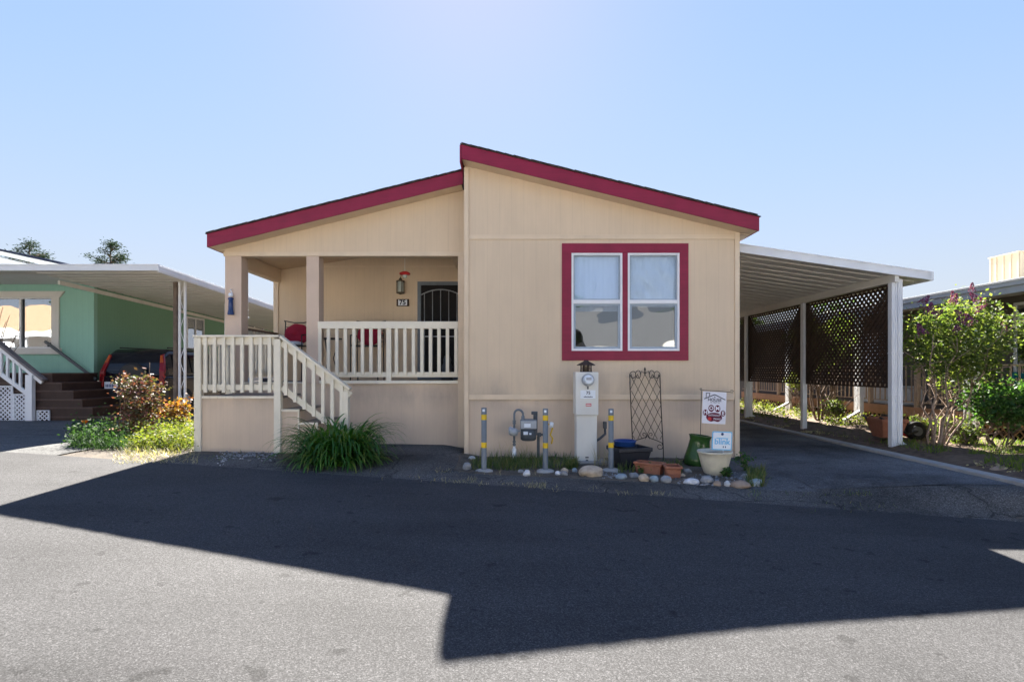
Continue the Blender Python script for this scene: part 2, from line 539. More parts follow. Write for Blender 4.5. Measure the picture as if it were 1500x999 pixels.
def blades(roots, lens, width, arch=(.3, 1.0), seg=5, lean=(50, 85), az=None, wtaper=1.0):
    """arching strap leaves as strips; one island each"""
    vs, fs = [], []
    for i, (b, L) in enumerate(zip(roots, lens)):
        a = random.uniform(0, 2 * math.pi) if az is None else az[i]
        e = R(random.uniform(*lean)); g = random.uniform(*arch)
        d = Vector((math.cos(a), math.sin(a), 0)); s = Vector((-math.sin(a), math.cos(a), 0))
        tw = random.uniform(-.5, .5)
        o = len(vs); p = Vector(b); ang = e
        w = width * random.uniform(.7, 1.2)
        for k in range(seg + 1):
            t = k / seg
            ww = w * (1 - t ** 2.2) * (.65 + .35 * min(1, t * 3)) + .0008
            sd = (s + Vector((0, 0, tw * t))).normalized()
            vs += [tuple(p - sd * ww / 2), tuple(p + sd * ww / 2)]
            p = p + (d * math.cos(ang) + Vector((0, 0, 1)) * math.sin(ang)) * (L / seg)
            ang -= g * (.25 + 1.5 * t) * 2.2 / seg
        for k in range(seg):
            q = o + 2 * k
            fs.append((q, q + 1, q + 3, q + 2))
    return vs, fs


def blade_obj(name, roots, lens, width, m, parent=None, **kw):
    vs, fs = blades(roots, lens, width, **kw)
    off = parent.location if parent is not None else (0, 0, 0)
    me = bpy.data.meshes.new(name)
    me.from_pydata([(x - off[0], y - off[1], z - off[2]) for x, y, z in vs], [], fs)
    me.polygons.foreach_set('use_smooth', [True] * len(fs))
    return link(name, me, m, parent)


def branchy(mb, base, tip, r0, r1, wob=.06, n=6):
    pts = []; base, tip = Vector(base), Vector(tip)
    for i in range(n + 1):
        t = i / n
        w = wob * math.sin(t * math.pi)
        pts.append(base.lerp(tip, t) + Vector((random.uniform(-w, w), random.uniform(-w, w), 0)))
    mb.tube(pts, [r0 + (r1 - r0) * i / n for i in range(n + 1)], 7)
    return pts


# ------------------------------------------------------------------ ground
def axis_samples(lo, hi, fine_lo, fine_hi, st, coarse):
    a = list(np.arange(fine_lo, fine_hi + 1e-6, st))
    x = fine_lo
    s = st
    left = []
    while x > lo:
        s = min(s * 1.35, coarse); x -= s; left.append(x)
    x = fine_hi; s = st; right = []
    while x < hi:
        s = min(s * 1.35, coarse); x += s; right.append(x)
    return left[::-1] + a + right


def make_ground():
    xs = axis_samples(-900, 900, -14, 13, .2, 60); ys = axis_samples(-300, 1500, -2, 17, .2, 60)
    vs = [(x, y, gz(x, y) - .012) for y in ys for x in xs]
    nx = len(xs)
    fs = [(j * nx + i, j * nx + i + 1, (j + 1) * nx + i + 1, (j + 1) * nx + i) for j in range(len(ys) - 1) for i in range(nx - 1)]
    mb = MB(); mb.add(vs, fs, True)
    m, nt, b, out = new_mat('ground_soil')
    v = coord(nt)
    a = noise_n(nt, v, 3.0, 8, .7); c = noise_n(nt, v, 45, 4, .7)
    cc = ramp(nt, a, [(.3, (.055, .045, .036)), (.55, (.10, .08, .06)), (.75, (.14, .115, .08))])
    cc = mix(nt, .6, cc, ramp(nt, c, [(.3, .5), (.7, 1.5)]), 'MULTIPLY')
    nt.links.new(cc, b.inputs['Base Color']); bump(nt, b, c, .8, .03)
    b.inputs['Roughness'].default_value = .95
    return struct(mb.build('ground', m, recalc=False))


def sheet(name, x0, x1, y0f, y1f, m, off, step=.15, wob=0, wobs=2.0):
    nx = max(2, int((x1 - x0) / step)); vs, fs = [], []
    rows = max(2, int(max(y1f(x0) - y0f(x0), y1f(x1) - y0f(x1)) / step))
    for j in range(rows + 1):
        for i in range(nx + 1):
            x = x0 + (x1 - x0) * i / nx
            a, b = y0f(x), y1f(x)
            if wob:
                a += wob * noise.noise(Vector((x * wobs, 3.3, 0))) ; b += wob * noise.noise(Vector((x * wobs, 9.1, 0)))
            t = j / rows; y = a + (b - a) * t
            xx = x
            if wob:
                if i == 0: xx += wob * noise.noise(Vector((5.5, y * wobs, 0)))
                if i == nx: xx += wob * noise.noise(Vector((8.5, y * wobs, 0)))
            vs.append((xx, y, gz(xx, y) + off))
    for j in range(rows):
        for i in range(nx):
            q = j * (nx + 1) + i
            fs.append((q, q + 1, q + nx + 2, q + nx + 1))
    mb = MB(); mb.add(vs, fs, True)
    return struct(mb.build(name, m, recalc=False))


make_ground()
sheet('road', -40, 40, lambda x: edge_y(x) - 7.6, lambda x: edge_y(x) + .03, M['road'], .006, .4)
sheet('road_shoulder', -4.75, 9, lambda x: edge_y(x), lambda x: edge_y(x) + .78, M['apron'], .003, .12, .09, 1.6)
sheet('asphalt_ramp', -3.0, -.78, lambda x: edge_y(x) + .62, lambda x: 9.598, M['apron'], .007, .12, .05, 1.2)
sheet('driveway', 3.86, 6.22, lambda x: edge_y(x) + .72, lambda x: 24, M['drive'], .008, .15)
sheet('driveway_flare', 3.1, 3.87, lambda x: edge_y(x) + .66, lambda x: 9.08, M['drive'], .0065, .12, .05, 1.5)
sheet('neighbour_driveway', -22, -6.35, lambda x: edge_y(x), lambda x: 15 if x < -10.9 else 23, M['ldrive'], .004, .2)
sheet('far_pavement', -40, 40, lambda x: edge_y(x) - 10, lambda x: edge_y(x) - 7.6, M['concrete'], .003, .5)
def planting_bed():
    vs, fs = [], []; nx, ny = 90, 40
    for j in range(ny + 1):
        for i in range(nx + 1):
            u, v = i / nx, j / ny
            x = -1.15 + 4.45 * u
            ya = edge_y(x) + .62 + .10 * noise.noise(Vector((x * 1.7, 2, 0))); yb = YWALL - .002
            y = ya + (yb - ya) * v
            rim = min(1, min(u, 1 - u) * 9) * min(1, v * 7)
            z = gz(x, y) - .010 + rim * (.016 + .02 * noise.noise(Vector((x * 4, y * 4, 3))) + .012 * noise.noise(Vector((x * 17, y * 17, 7))))
            if u < .12 : yb = YWALL
            vs.append((x, y, z))
    for j in range(ny):
        for i in range(nx):
            q = j * (nx + 1) + i; fs.append((q, q + 1, q + nx + 2, q + nx + 1))
    mb = MB(); mb.add(vs, fs, True)
    m, nt, b, out = new_mat('bed_soil')
    v = coord(nt); a = noise_n(nt, v, 2.2, 8, .7); c = noise_n(nt, v, 60, 4, .75)
    cc = ramp(nt, a, [(.3, (.075, .06, .045)), (.55, (.15, .125, .095)), (.75, (.22, .19, .15))])
    cc = mix(nt, .7, cc, ramp(nt, c, [(.32, .35), (.68, 1.6)]), 'MULTIPLY')
    nt.links.new(cc, b.inputs['Base Color']); bump(nt, b, c, .9, .03); b.inputs['Roughness'].default_value = .95
    return struct(mb.build('bed_soil', m, recalc=False))


YWALL = 9.112
planting_bed()
# light concrete edging along the driveway, a real low kerb
mb = MB(); n = 60
vs = []
for i in range(n + 1):
    y = 6.05 + (24 - 6.05) * i / n
    z = gz(6.3, y)
    vs += [(6.225, y, z - .05), (6.225, y, z + .05), (6.40, y, z + .055), (6.40, y, z - .05)]
fs = []
for i in range(n):
    for k in range(4):
        fs.append((4 * i + k, 4 * i + (k + 1) % 4, 4 * i + 4 + (k + 1) % 4, 4 * i + 4 + k))
fs += [(0, 1, 2, 3), (4 * n, 4 * n + 3, 4 * n + 2, 4 * n + 1)]
mb.add(vs, fs)
struct(mb.build('driveway_kerb', M['concrete'], bevel=.01))

# ------------------------------------------------------------------ main house
YR, YL, YB = 9.10, 9.60, 11.60           # right front wall, porch front, porch back wall
YE = 23.0
XL, XM, XR = -5.01, -.74, 3.82
RT0, RT1 = (-.77, 5.13), (4.03, 3.965)    # high roof top line
LT0, LT1 = (-5.14, 3.81), (-.79, 4.885)   # low roof top line
PL = .225                                 # plumb depth of the rake boards


def rtop(x): return RT0[1] + (RT1[1] - RT0[1]) * (x - RT0[0]) / (RT1[0] - RT0[0])
def ltop(x): return LT0[1] + (LT1[1] - LT0[1]) * (x - LT0[0]) / (LT1[0] - LT0[0])


H = thing('manufactured_house', 'tan manufactured house with crimson roof trim and covered porch', 'house', (0, 9.1, 0))
WX0, WX1, WZ0, WZ1 = PX(837, YR), PX(995, YR), PZ(514, YR), PZ(371, YR)      # rough window opening
FZ = 1.09                                  # wall / skirting joint
w = MB()
T = .12
# high front wall in pieces round the window opening
tz = 3.70
w.box(XM, WX0, YR, YR + T, FZ, tz); w.box(WX1, XR, YR, YR + T, FZ, rtop(XR) - PL)
w.prism([(WX1, rtop(XR) - PL), (XR, rtop(XR) - PL), (WX1, rtop(WX1) - PL)], YR, YR + T)
w.box(WX0, WX1, YR, YR + T, FZ, WZ0); w.box(WX0, WX1, YR, YR + T, WZ1, tz)
w.prism([(XM, tz), (WX1, tz), (WX1, rtop(WX1) - PL), (XM, rtop(XM) - PL)], YR, YR + T)
w.box(XR - T, XR, YR + T, YE, FZ, rtop(XR) - PL - .02)             # side walls
w.box(XM, XM + T, YR + T, YE, FZ, rtop(XM) - PL)
w.prism([(XL, FZ), (XR, FZ), (XR, rtop(XR) - PL), (XM, rtop(XM) - PL), (XM, ltop(XM) - PL), (XL, ltop(XL) - PL)], YE, YE + T)
w.build('front_wall', M['wall'], H)
w = MB(); w.box(XL, XM - .001, YB, YB + T, .9, 3.6)
w.prism([(XL, 3.6), (XM - .001, 3.6), (XM - .001, ltop(XM) - PL), (XL, ltop(XL) - PL)], YB, YB + T)
w.box(XL, XL + T, YB + T, YE, .2, ltop(XL) - PL)
w.build('porch_back_wall', M['gable'], H)
# gable panel over the porch
w = MB(); HZ0, HZ1 = PZ(375.6, YL), PZ(369.5, YL)
w.prism([(XL + .002, HZ1), (XM - .004, HZ1), (XM - .004, ltop(XM) - PL), (XL + .002, ltop(XL + .002) - PL)], YL, YL + T)
w.build('porch_gable', M['gable'], H)
w = MB(); w.box(XL - .005, XM - .003, YL - .022, YL + .16, HZ0, HZ1)
w.build('porch_beam', M['trim'], H, .004)
w = MB(); w.box(XL + .012, XL + .16, YL + .161, YB - .001, 3.36, 3.75); w.build('porch_side_beam', M['trim'], H, .004)
w = MB(); w.box(XM - .3, XM - .003, YL + .161, YB - .001, 3.50, 3.7); w.build('porch_side_beam', M['trim'], H, .004)
w = MB(); w.prism([(XL + .01, 3.60), (XM - .005, 4.25), (XM - .005, 4.28), (XL + .01, 3.63)], YL + .125, YB - .002)
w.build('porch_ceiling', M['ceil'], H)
# skirting and floor
w = MB(); w.box(XM + .001, XR - .002, YR + .012, YR + T, -.05, FZ); w.box(XR - T, XR - .012, YR + T, YE, -.05, FZ)
w.box(XL + .01, XM - .002, YL + .012, YL + T, .05, PZ(562, YL)); w.box(XL + .012, XL + T, YL + T, YE, .05, 1.2)
w.build('skirting', M['skirt'], H)
w = MB(); PFZ = PZ(560, YL) - .0
w.box(XL + .01, XM - .002, YL + .03, YB, PFZ - .06, PFZ - .005); w.build('porch_floor', M['deck'], H)
w = MB(); w.box(PX(468, YL), PX(671, YL), YL - .03, YL + .12, PZ(562, YL), PZ(557.5, YL)); w.box(XL + .02, PX(449, YL), YL - .01, YL + .12, PZ(562, YL), PFZ + .003)
w.build('porch_sill', M['cream'], H, .004)
# trim boards
w = MB()
w.box(XM - .012, XM + .065, YR - .022, YR, -.02, rtop(XM + .065) - PL - .01); w.build('corner_trim', M['trim'], H, .004)
w = MB(); w.box(XR - .068, XR + .012, YR - .022, YR, -.02, rtop(XR) - PL - .005)
w.build('corner_trim', M['trim'], H, .004)
w = MB()
w.box(XM + .066, XR - .069, YR - .016, YR, PZ(351, YR), PZ(344.5, YR)); w.build('belly_band', M['trim'], H, .003)
w = MB(); w.box(XM + .066, XR - .069, YR - .012, YR, PZ(585.5, YR), PZ(578, YR)); w.build('belly_band', M['trim'], H, .003)
w = MB(); w.box(XL + .2, XM - .3, YB - .014, YB, PZ(392, YB), PZ(389, YB))
w.build('belly_band', M['trim'], H, .003)
w = MB(); w.box(PX(671, YL), XM - .013, YL - .02, YL + .02, .15, HZ0 - .001)
w.build('porch_pilaster', M['trim'], H, .004)
w = MB(); w.box(XL + .02, XL + .11, YB - .025, YB - .001, 1.27, 3.5); w.build('porch_corner_trim', M['trim'], H, .003)
for (a, b_) in ((330, 354), (449, 467.5)):
    w = MB(); x0, x1 = PX(a, YL), PX(b_, YL); dd = .24
    w.box(x0, x1, YL - .012, YL + dd, PFZ - .02, HZ0 + .0005)
    w.build('porch_post', M['post'], H, .006)

# roofs
def roof(tp, xa, xb, y0, nm_side):
    za, zb = tp(xa), tp(xb)
    rf = MB(); ov = .02
    rf.prism([(xa - ov, tp(xa - ov) + .002), (xb + ov, tp(xb + ov) + .002), (xb + ov, tp(xb + ov) + .012), (xa - ov, tp(xa - ov) + .012)], y0 - .022, YE + .4)
    # shingle tabs: slightly uneven courses along the slope
    o = rf.build('roof', M['shingle'], H)
    rk = MB(); rk.prism([(xa, za - PL), (xb, zb - PL), (xb, zb), (xa, za)], y0, y0 + .03)
    rk.build('rake_board', M['red'], H, .003)
    so = MB(); so.prism([(xa + .01, tp(xa + .01) - PL - .001), (xb - .025, tp(xb - .025) - PL - .001), (xb - .025, tp(xb - .025) - PL + .012), (xa + .01, tp(xa + .01) - PL + .012)], y0 + .031, (YR if nm_side == 'r' else YL) + .0)
    so.build('soffit', M['trim'], H)
    return o


r1 = roof(rtop, RT0[0], RT1[0], 8.80, 'r')
r2 = roof(ltop, LT0[0], LT1[0], 9.28, 'l')
w = MB(); w.box(RT1[0] - .024, RT1[0], 8.832, YE + .35, RT1[1] - PL, RT1[1] - .001); w.build('eave_board', M['red'], H, .003)
w = MB(); w.box(LT0[0], LT0[0] + .024, 9.312, YE + .35, LT0[1] - PL, LT0[1] - .001); w.build('eave_board', M['red'], H, .003)
w = MB(); w.box(RT0[0] - .03, RT0[0] - .003, 8.80, YE + .35, RT0[1] - PL - .06, RT0[1] - .002)
w.build('eave_board', M['red'], H, .003)
w = MB(); w.prism([(XR - .01, RT1[1] - PL + .03), (RT1[0] - .025, RT1[1] - PL), (RT1[0] - .025, RT1[1] - PL + .012), (XR - .01, RT1[1] - PL + .042)], YR + .001, YE + .3); w.build('eave_soffit', M['trim'], H)
w = MB(); w.prism([(LT0[0] + .025, LT0[1] - PL), (XL + .01, LT0[1] - PL + .025), (XL + .01, LT0[1] - PL + .04), (LT0[0] + .025, LT0[1] - PL + .012)], YL + .001, YE + .3)
w.build('eave_soffit', M['trim'], H)
w = MB()                                        # roof underside so that no light leaks in
w.prism([(XM, rtop(XM) - .03), (XR, rtop(XR) - .03), (XR, rtop(XR) - .012), (XM, rtop(XM) - .012)], YR + .02, YE)
w.prism([(XL, ltop(XL) - .03), (XM - .01, ltop(XM) - .03), (XM - .01, ltop(XM) - .012), (XL, ltop(XL) - .012)], YL + .02, YE)
w.build('roof_deck', M['wood'], H)
# shingle edge: a thin uneven course along each rake top
for tp, xa, xb, y0 in ((rtop, RT0[0], RT1[0], 8.80), (ltop, LT0[0], LT1[0], 9.28)):
    w = MB(); x = xa
    while x < xb - .05:
        x2 = min(xb + .02, x + .14)
        j = random.uniform(.0, .008)
        w.prism([(x, tp(x) + .013), (x2, tp(x2) + .013), (x2, tp(x2) + .017 + (j if tp is rtop else .009)), (x, tp(x) + .017 + (.009 if tp is rtop else j))], y0 - .035 - random.uniform(0, .01), y0 + .3)
        x = x2
    w.build('shingle_course', M['shingle'], H)

# the double window
W = MB()
Tx0, Tx1, Tz0, Tz1 = PX(823, YR), PX(1008, YR), PZ(528, YR), PZ(357, YR)
yf = YR - .024
W.box(Tx0, Tx1, yf, YR - .001, WZ1, Tz1); W.box(Tx0, Tx1, yf, YR - .001, Tz0, WZ0)
W.box(Tx0, WX0, yf + .002, YR - .001, WZ0, WZ1); W.box(WX1, Tx1, yf + .002, YR - .001, WZ0, WZ1)
mx0, mx1 = PX(911.5, YR), PX(919.3, YR)
W.box(mx0, mx1, yf + .003, YR + .05, WZ0, WZ1)
wt = W.build('window_trim', M['red'], H, .003)
zm0, zm1 = PZ(445, YR), PZ(439.5, YR)
for k, (x0, x1) in enumerate(((WX0, mx0), (mx1, WX1))):
    f = .034
    w = MB()
    w.box(x0, x1, YR - .018, YR + .06, WZ1 - f, WZ1); w.box(x0, x1, YR - .018, YR + .06, WZ0, WZ0 + f)
    w.box(x0, x0 + f, YR - .018, YR + .06, WZ0 + f, WZ1 - f); w.box(x1 - f, x1, YR - .018, YR + .06, WZ0 + f, WZ1 - f)
    w.box(x0 + f, x1 - f, YR - .012, YR + .05, zm0, zm1)
    wf = w.build('window_frame', M['vinyl'], H, .003)
    w = MB()
    for (z0, z1, y0) in ((zm1, WZ1 - f, .018), (WZ0 + f, zm0, .006)):
        g = .022 if y0 > .01 else .036
        a, b_ = x0 + f, x1 - f
        w.box(a, b_, YR + y0, YR + y0 + .03, z1 - g, z1); w.box(a, b_, YR + y0, YR + y0 + .03, z0, z0 + g)
        w.box(a, a + g, YR + y0, YR + y0 + .03, z0 + g, z1 - g); w.box(b_ - g, b_, YR + y0, YR + y0 + .03, z0 + g, z1 - g)
    w.build('sash', M['sash'], wf)
    w = MB(); w.box(x0 + f + .018, x1 - f - .018, YR + .031, YR + .035, zm1 + .01, WZ1 - f - .018)
    w.build('upper_pane', M['winglass'], wf)
    w = MB(); w.box(x0 + f + .03, x1 - f - .03, YR + .019, YR + .023, WZ0 + f + .03, zm0 - .03)
    w.build('lower_pane', M['lowglass'], wf)
    # curtain behind the upper light of the first, crinkled film in the second, blind hem below
    w = MB(); vs, fs = [], []
    nx = 70
    zlow = zm0 - .12 if k == 0 else zm0 - .05
    for i in range(nx + 1):
        x = x0 + .02 + (x1 - x0 - .04) * i / nx
        if k == 0: y = YR + .10 + .002 * math.sin(i * .9)
        else: y = YR + .09 + .02 * noise.noise(Vector((x * 9, 1, 0)))
        nz = 24
        for j in range(nz + 1):
            z = zlow + (WZ1 + .05 - zlow) * j / nz
            yy = y if k == 0 else YR + .10 + .055 * noise.noise(Vector((x * 6 + z * 3, z * 3.5, 2))) + .02 * noise.noise(Vector((x * 19, z * 9, 5)))
            vs.append((x, yy, z))
    for i in range(nx):
        for j in range(nz):
            q = i * (nz + 1) + j
            fs.append((q, q + 1, q + nz + 2, q + nz + 1))
    w.add(vs, fs, True)
    w.build('curtain', M['curtain'] if k == 0 else M['film'], wf, recalc=False)
w = MB(); w.box(XM + .14, XR - .14, YR + 3.2, YR + 3.3, .95, 3.7); w.box(XM + .13, XR - .13, YR + .13, YR + 3.3, .93, 1.05)
w.box(XM + .13, XR - .13, YR + .13, YR + 3.3, 3.75, 3.8)
w.build('room_lining', M['room'], H)

# security door on the porch
dx0, dx1, dz1, dz0 = PX(612, YB), PX(612, YB) + .98, PZ(413, YB), PFZ
D = MB(); yd = YB - .05
D.box(dx0 - .05, dx0, yd, YB - .001, dz0, dz1 + .04); D.box(dx1, dx1 + .05, yd, YB - .001, dz0, dz1 + .04); D.box(dx0, dx1, yd, YB - .001, dz1, dz1 + .04)
D.build('door_casing', M['trim'], H, .003)
D = MB(); fw = .075; y0, y1 = YB - .045, YB - .012
D.box(dx0, dx0 + fw, y0, y1, dz0 + .01, dz1); D.box(dx1 - fw, dx1, y0, y1, dz0 + .01, dz1); D.box(dx0 + fw, dx1 - fw, y0, y1, dz1 - fw, dz1); D.box(dx0 + fw, dx1 - fw, y0, y1, dz0 + .01, dz0 + .14)
door = D.build('security_door', M['grey'], H, .004)
D = MB(); D.box(dx0 + fw, dx1 - fw, YB - .02, YB - .01, dz0 + .14, dz1 - fw); D.build('door_screen', M['dark'], door)
D = MB(); xc = (dx0 + dx1) / 2; hw = (dx1 - dx0) / 2 - fw
arch = lambda x: PZ(424.5, YB) - .115 * ((x - xc) / hw) ** 2
D.tube([(xc + hw * (i / 8 - 1), y0 + .012, arch(xc + hw * (i / 8 - 1))) for i in range(17)], .013, 6)
for i in range(-2, 3):
    x = xc + i * .172 + .0
    if abs(x - xc) < hw: D.tube([(x, y0 + .012, dz0 + .14), (x, y0 + .012, arch(x))], .009, 6)
D.box(dx0 + fw, dx1 - fw, y0 + .004, y0 + .02, PZ(493, YB) - .012, PZ(493, YB) + .012)
D.build('door_bar', M['greylt'], door)
D = MB(); D.lathe([(0, 0), (.025, 0), (.025, .03), (0, .03)], (dx1 - .04, y0 - .02, PZ(495, YB)), 12); D.build('door_handle', M['brass'], door)


# ------------------------------------------------------------------ porch railing (part of the house) and the landing with its steps
def rail_part(root, p0, p1, top, nb, m=M['cream'], mt=None, bw=.055, low=.11, tw=.10, th=.045, sub=.09, name='porch_railing', skip=()):
    """p0, p1: feet of the railing; top: height of the handrail; balusters are sub-parts"""
    p0, p1 = Vector(p0), Vector(p1)
    d = p1 - p0; up = Vector((0, 0, 1))
    r = MB()
    r.bar(p0 + up * (top - th / 2), p1 + up * (top - th / 2), tw, th)
    r.bar(p0 + up * (top - th - sub / 2), p1 + up * (top - th - sub / 2), .04, sub)
    r.bar(p0 + up * (low + sub / 2), p1 + up * (low + sub / 2), .04, sub)
    o = r.build(name, mt or m, root, .004)
    side = Vector((d.y, -d.x, 0)).normalized()
    if side.y > 0 or (abs(side.y) < 1e-3 and side.x < 0): side = -side
    for i in range(nb):
        if i in skip: continue
        t = (i + .5) / nb
        c = p0 + d * t + side * .041
        b = MB(); b.box(c.x - bw / 2, c.x + bw / 2, c.y - .018, c.y + .018, c.z + low - .03, c.z + top - th - .001)
        b.build('baluster', m, o, .003)
    return o


yr = YL + .06
x0, x1 = PX(466, YL), PX(671, YL)
pr = MB()
pr.box(x0, x1, YL - .025, YL + .10, PZ(481.5, YL), PZ(471, YL)); pr.box(x0, x1, YL + .02, YL + .06, PZ(552.5, YL), PZ(545, YL))
xm_ = PX(569.5, YL); pr.box(xm_ - .043, xm_ + .043, YL - .01, YL + .07, PZ(558, YL), PZ(481.5, YL))
prail = pr.build('porch_railing', M['cream'], H, .005)
for i in range(17):
    px = 468.8 + 12.45 * i
    if abs(px - 569.5) < 7 or px > 672: continue
    x = PX(px, YL); b = MB(); b.box(x - .029, x + .029, YL - .018, YL + .019, PZ(549, YL), PZ(481.5, YL) + .001)
    b.build('baluster', M['cream'], prail, .003)
rail_part(H, (XL + .07, YL + .26, PFZ), (XL + .07, YB - .03, PFZ), 1.0, 13, M['cream'], M['wood'], name='porch_railing')

YS = 8.5
LZ = 1.094
lx0, lx1 = PX(285, YS), PX(411, YS)
S = thing('porch_landing', 'cream railed landing and steps leading up to the tan porch', 'steps', (lx0, YS, .25))
g0 = gz(lx0, YS)
w = MB(); n = 9
for i in range(n):
    a = lx0 + .11 + (lx1 - lx0 - .2) * i / n; b_ = lx0 + .11 + (lx1 - lx0 - .2) * (i + 1) / n - .006
    w.box(a, b_, YS + .01, YL - .03, LZ - .035, LZ)
w.build('landing_deck', M['deck'], S, .003)
w = MB()
for i in range(n):
    a = lx0 + .11 + (lx1 - lx0 - .2) * i / n; b_ = lx0 + .11 + (lx1 - lx0 - .2) * (i + 1) / n - .005
    w.box(a, b_, YS - .012, YS + .009, LZ - .035, LZ + .001)
w.build('deck_edge', M['cream'], S, .002)
w = MB(); w.box(lx0 + .10, lx1 - .09, YS + .02, YS + .05, .1, LZ - .036); w.box(lx0 + .02, lx0 + .05, YS + .1, YL - .03, .1, LZ - .036)
w.build('landing_skirt', M['skirt'], S)
pw = .115
for (x, y, zt) in ((lx0, YS - .02, 2.03), (lx1 - .10, YS - .02, 2.01), (lx0, YL - .16, 2.0)):
    w = MB(); w.box(x, x + pw - .01, y, y + .1, gz(x, y) - .05, zt - .03); w.build('newel_post', M['cream'], S, .005)
rt = PZ(492, YS)
# front rail
w = MB(); w.box(lx0 - .01, lx1 + .02, YS - .035, YS + .10, rt - .022, rt + .012); w.box(lx0 + .105, lx1 - .10, YS + .012, YS + .05, rt - .14, rt - .024)
fr = w.build('landing_railing', M['cream'], S, .004)
w = MB(); w.box(lx0 + .105, lx1 - .10, YS + .012, YS + .05, PZ(571.5, YS), PZ(563, YS)); w.build('bottom_rail', M['cream'], fr, .004)
for i in range(8):
    x = PX(301.5 + 13.4 * i, YS); b = MB(); b.box(x - .026, x + .026, YS - .024, YS + .011, PZ(575, YS), rt - .024); b.build('baluster', M['cream'], fr, .003)
w = MB(); w.box(lx0 - .01, lx0 + .11, YS + .10, YL - .05, rt - .022, rt + .012); w.box(lx0 + .03, lx0 + .07, YS + .085, YL - .06, rt - .14, rt - .024)
sr = w.build('landing_railing', M['cream'], S, .004)
w = MB(); w.box(lx0 + .03, lx0 + .07, YS + .085, YL - .06, PZ(571.5, YS), PZ(563, YS)); w.build('bottom_rail', M['cream'], sr, .004)
for i in range(7):
    y = YS + .17 + i * .135; b = MB(); b.box(lx0 + .071, lx0 + .107, y - .026, y + .026, PZ(575, YS), rt - .024); b.build('baluster', M['cream'], sr, .003)
# steps going down along the front of the house
rise, run = .206, .29
gx = lambda x: gz(x, YS + .4)
for i in range(4):
    z = LZ - rise * (i + 1); xa = lx1 - .01 + run * i
    w = MB()
    for q in range(2):
        w.box(xa + q * .15, xa + .145 + q * .15, YS + .03, YL - .04, z - .035, z)
    st = w.build('step', M['deck'], S, .003)
    w = MB(); w.box(xa + .01, xa + .285, YS + .035, YS + .06, gx(xa) - .05, z - .036); w.box(xa - .012, xa + .004, YS + .06, YL - .05, z, z + rise - .037)
    w.build('step_skirt', M['skirt'], st)
    w = MB(); w.box(xa, xa + .295, YS + .012, YS + .029, z - .036, z + .001); w.box(xa + .27, xa + .292, YS + .014, YS + .034, gx(xa) - .04, z - .037)
    w.build('step_edge', M['cream'], st, .002)
xe = PX(505, YS); ze = PZ(570, YS)
w = MB(); w.box(xe - .06, xe + .055, YS - .02, YS + .09, gx(xe) - .05, ze - .03); w.build('newel_post', M['cream'], S, .005)
a = Vector((lx1 - .02, YS + .03, rt)); b_ = Vector((xe + .08, YS + .03, ze))
w = MB(); w.bar(a, b_, .13, .036); dz = Vector((0, 0, -.105)); w.bar(a + dz + Vector((.03, 0, 0)), b_ + dz, .04, .105)
lo = Vector((0, 0, PZ(566, YS) - rt)); w.bar(a + lo + Vector((.03, 0, -.02)), b_ + lo - Vector((.08, 0, -.06)), .04, .09)
sr = w.build('stair_railing', M['cream'], S, .004)
for i in range(7):
    t = (i + .72) / 7.6
    c = a.lerp(b_, t); b = MB()
    b.box(c.x - .026, c.x + .026, YS - .024, YS + .009, c.z + lo.z - .06, c.z - .022); b.build('baluster', M['cream'], sr, .003)

# ------------------------------------------------------------------ things on the porch
# wall lantern
c = P(586.5, 420, YB - .1)
L = thing('wall_lantern', 'small brass and glass lantern on the wall beside the porch door', 'lamp', (c.x, c.y, c.z - .16))
w = MB(); w.box(c.x - .05, c.x + .05, YB - .02, YB - .002, c.z - .1, c.z + .12); w.tube([(c.x, YB - .02, c.z + .12), (c.x, c.y, c.z + .2), (c.x, c.y, c.z + .16)], .01, 6)
w.build('bracket', M['brass'], L)
w = MB(); w.lathe([(.0, .19), (.03, .17), (.04, .13), (.09, .12), (.092, .10), (.085, .098)], c, 12); w.lathe([(.085, -.14), (.085, -.12), (.03, -.16), (0, -.17)], c, 12)
for k in range(6):
    t = k * math.pi / 3; w.tube([(c.x + .08 * math.cos(t), c.y + .08 * math.sin(t), c.z - .13), (c.x + .08 * math.cos(t), c.y + .08 * math.sin(t), c.z + .11)], .006, 5)
w.build('lantern_cage', M['brass'], L)
w = MB(); w.lathe([(.065, -.12), (.072, 0), (.065, .10)], c, 14); w.build('lamp_glass', M['lampglass'], L)
# number plaque
c = P(590, 443.5, YB - .02)
L = thing('house_number_plaque', 'dark wooden plaque reading 75 below the porch lantern', 'sign', c)
w = MB(); w.box(c.x - .13, c.x + .13, YB - .035, YB - .002, c.z - .075, c.z + .075); w.build('board', M['lattice'], L, .004)
w = MB(); w.box(c.x - .095, c.x + .095, YB - .041, YB - .035, c.z - .06, c.z + .06); w.build('tile', M['label'], L, .002)
w = MB(); text_mb(w, '75', .14, (c.x, YB - .043, c.z), bold=.004); w.build('numerals', M['ink'], L)
# hanging feeder
yy = 10.4; c = P(593, 400, yy)
L = thing('hanging_feeder', 'small red disc feeder hanging from the porch ceiling', 'bird feeder', c)
w = MB(); w.lathe([(0, .03), (.05, .025), (.1, .0), (.105, -.02), (.09, -.035), (0, -.04)], c, 20); w.build('feeder_dish', M['redink'], L)
w = MB(); w.lathe([(0, -.1), (.04, -.09), (.045, -.042)], c, 14); w.build('feeder_bottle', M['lampglass'], L)
zc = 3.60 + (c.x - XL) * .152
w = MB(); w.tube([c + Vector((0, 0, .03)), (c.x, yy, zc + .02)], .004, 5); w.build('cord', M['label'], L)
